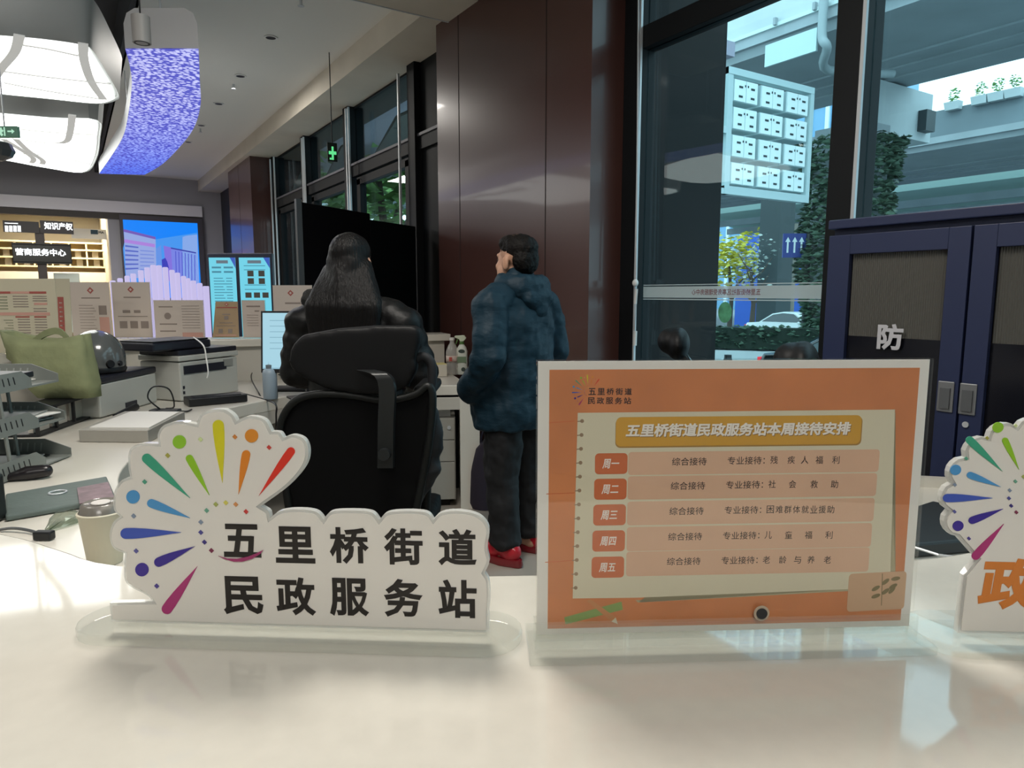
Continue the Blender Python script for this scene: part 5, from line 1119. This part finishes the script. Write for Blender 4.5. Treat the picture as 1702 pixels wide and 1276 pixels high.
P = gp(-40, 872); tag(MB().obox((P.x, P.y, ZD + .065), .10, .10, .125, -YAW).build('speaker_box', mat('speaker_dark', '1d2323', .5), bevel=.008), 'dark box cut by left picture edge beside grey pouch', 'box')
# monitor, bottle, keyboard
mp = Plane(PD(437, 613, 4.15), (RIGHT - AWAY * .05).normalized(), (UP + AWAY * .12).normalized()); mp.n = mp.u.cross(mp.v); mp.n = mp.n if mp.n.dot(AWAY) < 0 else -mp.n
hm = mp.uv(424, 520)[1]; wm = hm * 1.62
t = thing('monitor', 'computer monitor with pale blue screen left of long-haired woman', 'monitor', (mp.P(wm / 2, 0).x, mp.P(wm / 2, 0).y, ZD))
MB().pbox(mp, -.012, wm, -.022, hm + .012, -.03, 0).build('bezel', m_blkp, t, bevel=.004)
s_ = MB().pbox(mp, 0, wm - .012, 0, hm, 0, .002).build('screen', glow('monitor_blue', 'a9d6e6', .95), t)
for k in range(6): MB().pbox(mp, wm * .08, wm * (.25 + .06 * (k % 3)), hm * (.86 - .1 * k), hm * (.87 - .1 * k), .002, .003).build('screen_line', glow('monitor_line', '86b5c8', .8), s_)
MB().pbox(mp, 0, wm - .012, 0, hm * .025, .002, .003).build('task_bar', glow('monitor_bar', '9cc9dc', .8), s_)
c0 = mp.P(wm / 2, 0, -.05); MB().box(c0.x - .03, c0.x + .03, c0.y - .02, c0.y + .02, ZD + .012, c0.z + .1).build('stand_neck', m_blkp, t); MB().box(c0.x - .12, c0.x + .12, c0.y - .09, c0.y + .09, ZD, ZD + .012).build('stand_foot', m_blkp, t, bevel=.004)
P = gp(450, 663)
t = thing('water_bottle', 'pale blue grey bottle standing in front of monitor', 'bottle', P)
MB().lathe(P, [(.036, .001), (.04, .006), (.04, .15), (.034, .168), (.022, .176)], 20).build('bottle_body', mat('bottle_bluegrey', '93a3b0', .4), t, smooth=50)
MB().lathe(P + UP * .176, [(.020, 0), (.020, .02), (.008, .024), (.006, .04)], 14).build('pump_cap', mat('cap_grey', '6f7a80', .4), t, smooth=50)
P = gp(520, 652); t = thing('keyboard', 'black keyboard between monitor and office chair', 'keyboard', P)
P = gp(512, 650); MB().obox((P.x, P.y + .05, ZD + .011), .40, .14, .018, -.55).build('keyboard_body', m_blkp, t, bevel=.004)
MB().obox((P.x, P.y + .05, ZD + .021), .37, .115, .004, -.55).build('key_block', mat('keys_dark', '1c1d20', .6), t)
cb = [gp(433, 658), gp(418, 640) + UP * .05, gp(428, 628) + UP * .05, gp(470, 632) + UP * .03, gp(478, 646)]
tag(MB().tube(catmull(cb, 6), .004, 6).build('black_cable', m_blkp, smooth=60), 'tangled black cable behind pale bottle', 'cable')
cb = [gp(405, 654), gp(440, 664) , gp(458, 672), gp(459, 690, .74), gp(459, 712, .66)]
tag(MB().tube(catmull(cb, 6), .005, 6).build('black_cable', m_blkp, smooth=60), 'black cable hanging over desk edge below bottle', 'cable')
# right end: tissue box, drink bottle, spray bottle
P = gp(728, 626); t = thing('tissue_box', 'pale tissue box with yellow and red top at right end of desk', 'tissue box', P)
MB().obox((P.x, P.y + .04, ZD + .045), .15, .11, .088, -.25).build('box_body', mat('tissue_white', 'cfc9bb', .6), t, bevel=.004)
MB().obox((P.x, P.y + .04, ZD + .091), .145, .105, .005, -.25).build('box_top', mat('tissue_yellow', 'd8cd8c', .6), t); MB().obox((P.x - .04, P.y + .05, ZD + .097), .05, .05, .008, -.2).build('red_patch', mat('tissue_red', 'b04a40', .6), t)
MB().obox((P.x + .03, P.y - .016, ZD + .04), .03, .004, .012, -.25).build('dark_mark', m_blkp, t)
P = gp(752, 622); t = thing('drink_bottle', 'clear ribbed plastic drink bottle between tissue box and spray bottle', 'bottle', P)
MB().lathe(P, [(.042, .001), (.047, .01), (.045, .05), (.048, .06), (.045, .09), (.048, .14), (.047, .17), (.030, .215), (.017, .235), (.017, .255)], 20).build('bottle_body', acrylic('pet_clear', 'f2f0ea', .3), t, smooth=50)
MB().lathe(P + UP * .255, [(.019, 0), (.019, .018), (.015, .02)], 16).build('cap', mat('cap_white', 'dddbd6', .4), t, smooth=40)
MB().lathe(P + UP * .095, [(.0485, 0), (.0485, .045)], 20).build('label_band', mat('label_pinkish', 'c9b5ab', .5, var=.2, vscale=40), t, smooth=180)
b = MB(); c0 = P - AWAY * .050 + UP * .118 - RIGHT * .008; b.obox(c0, .022, .002, .03, -YAW); b.build('red_emblem', mat('tissue_red', 'b04a40', .6), t)
P = gp(768, 622); t = thing('spray_bottle', 'white spray bottle with green trigger at right end of desk', 'bottle', P)
fl = Plane(P, RIGHT); fl.n = -AWAY
b = MB(); b.loft([[P + RIGHT * (w_ * cos(2 * pi * k / 16)) + AWAY * (d_ * sin(2 * pi * k / 16)) + UP * z for k in range(16)] for w_, d_, z in ((.038, .024, .001), (.042, .027, .01), (.042, .027, .17), (.034, .024, .20), (.016, .016, .225))]); b.build('bottle_body', mat('spray_white', 'd3d6cc', .4), t, smooth=50)
MB().cyl(P + UP * .225, P + UP * .245, .018).build('collar', mat('spray_green', '53763f', .4), t, smooth=50)
MB().prism(fl, [(-.055, .275), (-.05, .288), (.02, .292), (.035, .27), (.012, .245), (-.012, .245), (-.02, .262)], -.014, .014).build('trigger_head', mat('spray_pale', 'cdd6bd', .4), t, bevel=.004)
MB().prism(fl, [(-.035, .262), (-.025, .262), (-.04, .225), (-.048, .222)], -.006, .006).build('trigger', mat('spray_green', '53763f', .4), t)
b = MB(); b.prism(fl, [(.0 + .024 * cos(k * .4189), .175 + .014 * sin(k * .4189)) for k in range(15)], .0275, .029); b.build('oval_logo', mat('logo_dark', '3a4640', .5), t)
MB().pbox(fl, -.034, .034, .09, .135, .027, .0285).build('label_panel', mat('label_green', '6f8468', .5), t); MB().prism(fl, disc(.012, .04, .016, 14), .027, .0285).build('round_mark', mat('logo_dark', '3a4640', .5), t)
# bag and shoes behind end panel
P = G(812, 850, 0)
t = thing('floor_bag', 'dark purple bag standing on floor behind desk end panel', 'bag', P)
MB().loft([[P + RIGHT * (w_ * cos(2 * pi * k / 16) - .02) + AWAY * (.09 * sin(2 * pi * k / 16) + .1) + UP * z for k in range(16)] for w_, z in ((.10, .002), (.12, .04), (.11, .25), (.07, .40), (.03, .44))]).build('bag_body', mat('bag_purple', '2a2433', .7), t, smooth=60)
MB().tube(catmull([P + AWAY * .1 + RIGHT * (-.06) + UP * .4, P + AWAY * .1 - RIGHT * .03 + UP * .52, P + AWAY * .1 + RIGHT * .03 + UP * .4], 6), .008, 6).build('handle', mat('bag_purple', '2a2433', .7), t, smooth=60)
# ================================================================== office chairs
m_lea = mat('chair_black', '08080a', .55, spec=.25); m_mesh = mat('chair_mesh', '040405', .8, spec=.15); m_chf = mat('chair_frame', '0e100f', .5, spec=.3)
CD = 2.42
cp = Plane((PD(595, 700, CD).x, PD(595, 700, CD).y, 0), RIGHT); cp.n = -AWAY
def cps(pts): return [cp.uv(x, y) for x, y in pts]
c0 = cp.o + AWAY * .28
ch = thing('office_chair', 'high backed black office chair seen from behind before the woman', 'office chair', (c0.x, c0.y, 0))
up_ = [(484, 600), (488, 575), (505, 556), (560, 546), (620, 541), (690, 541), (702, 548), (700, 568), (692, 590), (694, 615), (680, 640), (650, 655), (600, 655), (545, 645), (510, 628), (490, 615)]
lo_ = [(468, 725), (474, 690), (495, 664), (530, 654), (580, 655), (640, 664), (690, 655), (712, 640), (720, 660), (716, 720), (706, 780), (692, 850), (680, 905), (640, 935), (540, 935), (492, 905), (484, 850), (474, 780)]
organic('upper_backrest', lambda b: b.prism(cp, cps(up_), -.045, .035), m_lea, ch, voxel=.010, smooth=10)
organic('lower_backrest', lambda b: b.prism(cp, cps(lo_), -.06, .02), m_mesh, ch, voxel=.011, smooth=10)
rim = catmull([cp.P(u, v, .018) for u, v in cps(lo_)], 4, True); MB().tube(rim + [rim[0]], .014, 8, False).build('backrest_rim', m_chf, ch, smooth=60)
sp_ = [cp.P(*cp.uv(612, 612), .05), cp.P(*cp.uv(640, 618), .075), cp.P(*cp.uv(650, 640), .08), cp.P(*cp.uv(648, 700), .075), cp.P(*cp.uv(646, 770), .06)]
b = MB(); rg = []
for p in catmull(sp_, 5): rg.append([p - RIGHT * .030 + AWAY * .010, p + RIGHT * .030 + AWAY * .010, p + RIGHT * .026 - AWAY * .008, p - RIGHT * .026 - AWAY * .008])
b.loft(rg); b.build('support_bracket', mat('bracket_black', '1d1f20', .35), ch, smooth=40)
p = cp.P(*cp.uv(646, 746), .06); MB().cyl(p, p - AWAY * .035, .024, .02).build('knob', mat('bracket_black', '1d1f20', .35), ch, smooth=50)
def armrest(px, py, s):
    u, v = cp.uv(px, py); a = cp.P(u, v, -.06)
    o = MB().obox(a + AWAY * .14, .075, .27, .035, -YAW).build('armrest', m_lea, ch, bevel=.012)
    q = cp.P(u - s * .03, .44, -.22); MB().tube(catmull([a + AWAY * .15 - UP * .02, cp.P(u, v - .12, -.2), q], 5), .022, 8).build('armrest_post', m_chf, ch, smooth=60)
armrest(492, 748, -1); armrest(700, 655, 1)
us = cp.uv(590, 900)[0]
organic('seat', lambda b: b.obox(cp.P(us, .50, -.32), .50, .50, .09, -YAW), m_lea, ch, voxel=.014, smooth=8)
g0 = cp.P(us, 0, -.32)
MB().cyl((g0.x, g0.y, .12), (g0.x, g0.y, .46), .03, n=14).build('gas_column', m_chf, ch)
for k in range(5):
    a = k * 2 * pi / 5 + .3; e = Vector((cos(a), sin(a), 0)); MB().tube([g0 + UP * .13, g0 + e * .18 + UP * .11, g0 + e * .31 + UP * .075], [.03, .024, .018], 8).build('base_leg', m_chf, ch, smooth=60)
    q = g0 + e * .31; MB().cyl(q + Vector((-e.y, e.x, 0)) * .02 + UP * .028, q - Vector((-e.y, e.x, 0)) * .02 + UP * .028, .028, n=14).build('castor', m_blkp, ch)
# bag with looped straps hung from the chair
bx0 = cp.P(*cp.uv(706, 720), -.02)
t = thing('hanging_bag', 'slack black bag with looped strap hanging on right of office chair', 'bag', bx0)
organic('bag_body', lambda b: (b.cap(cp.P(*cp.uv(712, 690), -.03), cp.P(*cp.uv(716, 780), -.03), .035, .03), b.cap(cp.P(*cp.uv(716, 780), -.03), cp.P(*cp.uv(690, 830), -.03), .035, .03), b.ell(cp.P(*cp.uv(712, 730), -.04), (.05, .05, .10))), mat('bag_black', '15161a', .7), t, voxel=.010, smooth=4, noise=.02, nscale=.05)
MB().tube(catmull([cp.P(*cp.uv(x, y), -.02) for x, y in ((672, 640), (684, 605), (697, 594), (710, 597), (717, 612), (716, 650), (712, 690))], 6), .017, 8).build('strap', mat('bag_black', '15161a', .7), t, smooth=60)
MB().tube(catmull([cp.P(*cp.uv(x, y), .0) for x, y in ((714, 690), (708, 750), (690, 810), (678, 850))], 6), .010, 8).build('strap', mat('bag_black', '15161a', .7), t, smooth=60)
# two task chairs by the right window: headrests show above the schedule stand
def task_chair(lab, px, py, d, rz):
    p = PD(px, py, d); zt_ = p.z
    t = thing('task_chair', lab, 'office chair', (p.x, p.y, 0), rz, group='black task chairs by the right window')
    organic('headrest', lambda b: (b.ell((0, .0, zt_ - .07), (.13, .045, .065)), b.ell((0, -.03, zt_ - .06), (.09, .05, .05))), m_lea, t, voxel=.008, smooth=4, local=True)
    MB().tube([(0, .01, zt_ - .10), (0, .05, zt_ - .16), (0, .03, zt_ - .26), (0, .0, zt_ - .34)], [.018, .02, .02, .022], 8).build('headrest_stem', mat('chair_gloss', '2a2c2e', .2, coat=.5), t, smooth=60, local=True)
    organic('backrest', lambda b: b.hexa([(-.22, -.02, .56), (.22, -.02, .56), (.22, .02, .56), (-.22, .02, .56)], [(-.19, -.03, zt_ - .24), (.19, -.03, zt_ - .24), (.19, .01, zt_ - .24), (-.19, .01, zt_ - .24)]), m_mesh, t, voxel=.014, smooth=5, local=True)
    MB().box(-.24, .24, -.50, -.03, .45, .52).build('seat', m_lea, t, bevel=.03, local=True)
    MB().cyl((0, -.25, .1), (0, -.25, .45), .028).build('gas_column', m_chf, t, local=True)
    for k in range(5):
        a = k * 2 * pi / 5; MB().tube([(0, -.25, .11), (.28 * cos(a), -.25 + .28 * sin(a), .07)], [.026, .016], 8).build('base_leg', m_chf, t, local=True); MB().cyl((.28 * cos(a) - .012, -.25 + .28 * sin(a), .028), (.28 * cos(a) + .012, -.25 + .28 * sin(a), .028), .027, n=12).build('castor', m_blkp, t, local=True)
    return t
task_chair('black task chair with shiny curved headrest stem before dark outside pier', 1128, 541, 2.75, radians(224))
task_chair('black task chair beside the navy cabinet', 1336, 563, 2.1, radians(215))
# ================================================================== people
def ring(c, rx, ry, n=18): return [(c[0] + rx * cos(2 * pi * k / n), c[1] + ry * sin(2 * pi * k / n), c[2]) for k in range(n)]
def hand(b, w, s, d=Vector((0, .75, -.66))):
    """palm with four bent fingers of unequal length and a side thumb; w = wrist, d = direction"""
    w = Vector(w); d = d.normalized(); side = Vector((-s, 0, 0)); curl = Vector((0, -.1, -1)).normalized()
    b.cap(w, w + d * .05, .026, .032); 
    for i, ln in enumerate((.062, .074, .068, .052)):
        r0 = w + d * .075 + side * (.030 - .020 * i); k1 = r0 + d * ln * .55; k2 = k1 + (d * .6 + curl * .5).normalized() * ln * .5; b.cap(w + d * .05 + side * (.024 - .016 * i), r0, .011, .010); b.cap(r0, k1, .0095, .009); b.cap(k1, k2, .009, .007)
    t0 = w + d * .02 + side * .028; t1 = t0 + (d * .6 + side * .7).normalized() * .045; b.cap(t0, t1, .013, .011); b.cap(t1, t1 + (d + side * .2).normalized() * .03, .011, .008)
def head(b, z, s, rot=0.):
    R_ = Matrix.Rotation(rot, 3, 'Z'); P_ = lambda x, y, zz: R_ @ Vector((x * s, y * s, 0)) + Vector((0, 0, z + zz * s))
    for c, r in (((0, -.012, .055), (.076, .096, .088)), ((0, .035, .0), (.064, .066, .09)), ((0, .045, -.06), (.052, .05, .045)), ((0, .092, -.002), (.014, .022, .026)), ((0, .080, .045), (.05, .022, .014)), ((0, .088, -.043), (.024, .014, .010)), ((.04, .07, -.01), (.024, .022, .022)), ((-.04, .07, -.01), (.024, .022, .022)), ((.084, -.004, .002), (.011, .022, .036)), ((-.084, -.004, .002), (.011, .022, .036)), ((.045, .03, -.04), (.03, .05, .045)), ((-.045, .03, -.04), (.03, .05, .045))):
        b.ell(P_(*c), (r[0] * s, r[1] * s, r[2] * s), R_)
def eyes(t, z, s, rot, m):
    R_ = Matrix.Rotation(rot, 3, 'Z')
    for x in (-.031, .031): MB().ell(R_ @ Vector((x * s, .083 * s, 0)) + Vector((0, 0, z + .022 * s)), (.013 * s, .008 * s, .006 * s), R_).build('eye', m, t, smooth=180, local=True)
m_skin = mat('skin', 'b98d74', .55); m_eye = mat('eye_dark', '1d1614', .2); m_hair = mat('hair_black', '0e0a08', .6, spec=.2, bump=.5, bscale=90); m_hair2 = mat('hair_dark', '070505', .5, spec=.25, bump=.7, bscale=120, bst=(1, 1, .06))
# --- standing man
mpz = (1.93, 3.0, 0)
t = thing('person', 'standing person in dark teal hooded parka, black trousers and bright red trainers', 'person', mpz, radians(20))
def man_body(b):
    head(b, 1.545, 1.06, radians(-4)); b.cap((0, -.02, 1.38), (0, .0, 1.50), .064, .060)
    b.loft([ring((0, .0, z), rx, ry) for z, rx, ry in ((.82, .16, .12), (.95, .18, .15), (1.1, .17, .14), (1.3, .18, .12), (1.40, .13, .08))])
    for s in (-1, 1):
        b.cap((s * .05, 0, 1.39), (s * .18, -.01, 1.36), .06, .06); b.cap((s * .21, -.01, 1.34), (s * .26, -.04, 1.10), .055, .045); b.cap((s * .26, -.04, 1.10), (s * .20, .09, .93), .042, .03); hand(b, (s * .19, .09, .92), s, Vector((-s * .55, .12, -.8)))
        b.cap((s * .09, 0, .86), (s * .10, .01, .48), .085, .06); b.cap((s * .10, .01, .48), (s * .105, -.01, .10), .055, .042); b.cap((s * .105, -.03, .06), (s * .115, .13, .045), .042, .035)
organic('body', man_body, m_skin, t, voxel=.0075, smooth=3, local=True)
eyes(t, 1.545, 1.06, radians(-4), m_eye)
def man_hair(b):
    R_ = Matrix.Rotation(radians(-4), 3, 'Z')
    b.ell(R_ @ Vector((0, -.022, 0)) + Vector((0, 0, 1.622)), (.087, .104, .074), R_); b.ell(R_ @ Vector((0, -.062, 0)) + Vector((0, 0, 1.565)), (.080, .060, .078), R_); b.ell(R_ @ Vector((0, .018, 0)) + Vector((0, 0, 1.648)), (.075, .078, .048), R_)
organic('hair', man_hair, m_hair, t, voxel=.006, smooth=4, noise=.012, nscale=.02, local=True)
m_parka = mat('parka_teal', '0f2b39', .6, spec=.3, bump=.9, bscale=9, bst=(1, 1, 2.2), var=.12, vscale=5)
def parka(b):
    b.loft([ring((0, c, z), rx, ry) for z, rx, ry, c in ((.715, .235, .185, .02), (.78, .245, .20, .02), (.95, .245, .20, .03), (1.10, .24, .19, .02), (1.25, .235, .17, .0), (1.36, .20, .135, -.01), (1.42, .12, .10, -.01))])
    for s in (-1, 1):
        b.cap((s * .06, -.01, 1.39), (s * .19, -.015, 1.355), .085, .085); b.cap((s * .225, -.015, 1.34), (s * .285, -.05, 1.10), .092, .078); b.cap((s * .285, -.05, 1.09), (s * .235, .11, .92), .080, .072)
    b.cap((0, -.02, 1.40), (0, -.012, 1.455), .105, .092)
organic('parka', parka, m_parka, t, voxel=.011, smooth=5, noise=.035, nscale=.10, local=True)
def man_hood(b):
    for k in range(13):
        th = radians(-25 + 230 * k / 12); q = abs(k - 6) / 6.; b.ell((.108 * cos(th), -.035 - .088 * sin(th), 1.445 - .035 * (1 - q)), (.058, .055, .058 + .022 * (1 - q)))
    b.ell((0, -.135, 1.375), (.115, .05, .07)); b.ell((0, -.145, 1.33), (.06, .04, .06))
organic('hood', man_hood, m_parka, t, voxel=.009, smooth=6, noise=.022, nscale=.06, local=True)
b = MB(); b.tube(catmull([(-.02, .215, .76), (-.02, .225, .95), (-.02, .20, 1.15), (-.02, .15, 1.35), (-.02, .09, 1.45)], 5), .006, 6); b.build('zip', m_blkp, t, local=True)
MB().tube([(.09 * cos(a), -.012 + .095 * sin(a), 1.455 + .015 * sin(a)) for a in [2 * pi * k / 20 for k in range(20)]] + [(.09, -.012, 1.455)], .022, 8).build('collar', mat('collar_black', '0e1014', .7), t, smooth=60, local=True)
def trousers(b):
    b.loft([ring((0, .0, z), rx, ry) for z, rx, ry in ((.74, .205, .155), (.84, .20, .155), (.98, .19, .15))])
    for s in (-1, 1): b.cap((s * .10, 0, .80), (s * .105, .012, .46), .112, .092); b.cap((s * .105, .012, .46), (s * .112, -.012, .15), .092, .080); b.ell((s * .112, -.012, .12), (.085, .092, .05))
organic('trousers', trousers, mat('trousers_black', '0c0d11', .75, bump=.2, bscale=25), t, voxel=.011, smooth=5, noise=.03, nscale=.09, local=True)
m_shoe = mat('shoe_red', 'b5192a', .35, coat=.3); m_sole = mat('sole_red', '7a1a22', .25, coat=.5)
for s in (-1, 1):
    sh_ = organic('shoe', lambda b: (b.ell((s * .115, -.045, .075), (.045, .07, .06)), b.ell((s * .118, .08, .062), (.048, .105, .042)), b.cap((s * .115, -.04, .09), (s * .116, .05, .075), .045, .042)), m_shoe, t, voxel=.007, smooth=4, noise=.006, nscale=.02, local=True)
    n_ = 26; out = [(s * .117 + (.050 + .004 * sin(a * 6)) * cos(a) * (1.0 if sin(a) > 0 else .92), .03 + .155 * sin(a)) for a in [2 * pi * k / n_ for k in range(n_)]]
    MB().loft([[(x, y, z) for x, y in (out if i != 1 else inset(out, -.005))] for i, z in enumerate((.002, .018, .042))]).build('sole', m_sole, sh_, smooth=50, local=True)
    for k in range(4): MB().tube([(s * .117 - .022, .02 + .022 * k, .108 - .008 * k), (s * .117, .02 + .022 * k, .118 - .009 * k), (s * .117 + .022, .02 + .022 * k, .108 - .008 * k)], .004, 6).build('lace', mat('lace_dark', '5e1018', .6), sh_, local=True)
# --- long-haired woman
wv = PD(588, 500, 3.20)
t = thing('person', 'person with long dark hair in black padded jacket standing behind the office chair', 'person', (wv.x, wv.y, 0), -YAW - radians(6))
HR = radians(-12)
def w_body(b):
    head(b, 1.52, .98, HR); b.cap((0, -.02, 1.34), (0, 0, 1.46), .050, .048)
    b.loft([ring((0, .0, z), rx, ry) for z, rx, ry in ((.80, .16, .12), (.92, .17, .13), (1.06, .14, .11), (1.25, .16, .11), (1.35, .11, .07))])
    for s in (-1, 1):
        b.cap((s * .05, 0, 1.33), (s * .16, 0, 1.30), .05, .05); b.cap((s * .19, 0, 1.28), (s * .24, .02, 1.04), .045, .038); b.cap((s * .24, .02, 1.04), (s * .15, .22, .98), .036, .028); hand(b, (s * .15, .23, .98), s, Vector((0, 1, -.35)))
        b.cap((s * .08, 0, .84), (s * .085, .01, .46), .08, .055); b.cap((s * .085, .01, .46), (s * .085, -.01, .09), .05, .038); b.cap((s * .085, -.03, .055), (s * .09, .11, .04), .036, .03)
organic('body', w_body, m_skin, t, voxel=.0075, smooth=3, local=True)
eyes(t, 1.52, .98, HR, m_eye)
def w_hair(b):
    R_ = Matrix.Rotation(HR, 3, 'Z'); Q_ = lambda x, y, z: R_ @ Vector((x, y, 0)) + Vector((0, 0, z))
    b.ell(Q_(0, -.02, 1.578), (.088, .108, .088), R_); b.ell(Q_(0, -.06, 1.50), (.092, .07, .13), R_)
    for i in range(9):
        x = -.11 + .0275 * i; w_ = 1 - abs(i - 4) / 6
        b.cap(Q_(x * .75, -.085 * w_ - .02, 1.50), Vector((x * 1.25, -.135 - .02 * w_, 1.34)), .035, .034); b.cap(Vector((x * 1.25, -.135 - .02 * w_, 1.34)), Vector((x * 1.2, -.145, 1.16 - .05 * w_ + .03 * (i % 2))), .034, .012)
    b.cap(Q_(-.085, .03, 1.52), Vector((-.15, .0, 1.34)), .028, .025); b.cap(Q_(.085, -.03, 1.52), Vector((.13, -.06, 1.34)), .026, .025)
organic('hair', w_hair, m_hair2, t, voxel=.008, smooth=6, noise=.006, nscale=.05, local=True)
m_pad = mat('jacket_black', '070708', .5, spec=.3, bump=.3, bscale=30)
def w_jacket(b):
    b.loft([ring((0, c, z), rx, ry) for z, rx, ry, c in ((.70, .22, .17, 0), (.85, .225, .175, 0), (1.0, .215, .17, 0), (1.15, .215, .16, 0), (1.27, .20, .14, -.01), (1.34, .15, .11, -.01), (1.38, .09, .08, -.01))])
    for s in (-1, 1):
        b.cap((s * .05, -.01, 1.33), (s * .175, -.01, 1.29), .075, .085)
        for k in range(4): f = k / 3; b.ell((s * (.22 + .06 * f), -.01 + .05 * f, 1.27 - .23 * f), (.098, .10, .075))
        for k in range(3): f = k / 2; b.ell((s * (.27 - .08 * f), .08 + .12 * f, 1.02 - .03 * f), (.075, .08, .07))
organic('jacket', w_jacket, m_pad, t, voxel=.011, smooth=9, noise=.02, nscale=.09, local=True)
organic('hood', lambda b: (b.ell((0, -.09, 1.33), (.14, .06, .06)), b.ell((-.17, -.03, 1.37), (.055, .07, .05))), mat('hood_fur', '1c1c1b', .9, bump=1.0, bscale=120), t, voxel=.010, smooth=3, noise=.03, nscale=.03, local=True)
def w_tr(b):
    b.loft([ring((0, .0, z), rx, ry) for z, rx, ry in ((.72, .18, .135), (.85, .18, .14), (.95, .165, .13))])
    for s in (-1, 1): b.cap((s * .088, 0, .78), (s * .09, .012, .46), .095, .072); b.cap((s * .09, .012, .46), (s * .09, -.01, .12), .07, .055)
organic('trousers', w_tr, mat('trousers_grey', '1b1c20', .75), t, voxel=.012, smooth=5, local=True)
for s in (-1, 1): organic('shoe', lambda b: (b.ell((s * .088, -.03, .055), (.04, .06, .05)), b.ell((s * .09, .07, .042), (.042, .095, .036)), b.obox((s * .09, .02, .012), .075, .23, .022)), m_blkp, t, voxel=.007, smooth=3, local=True)
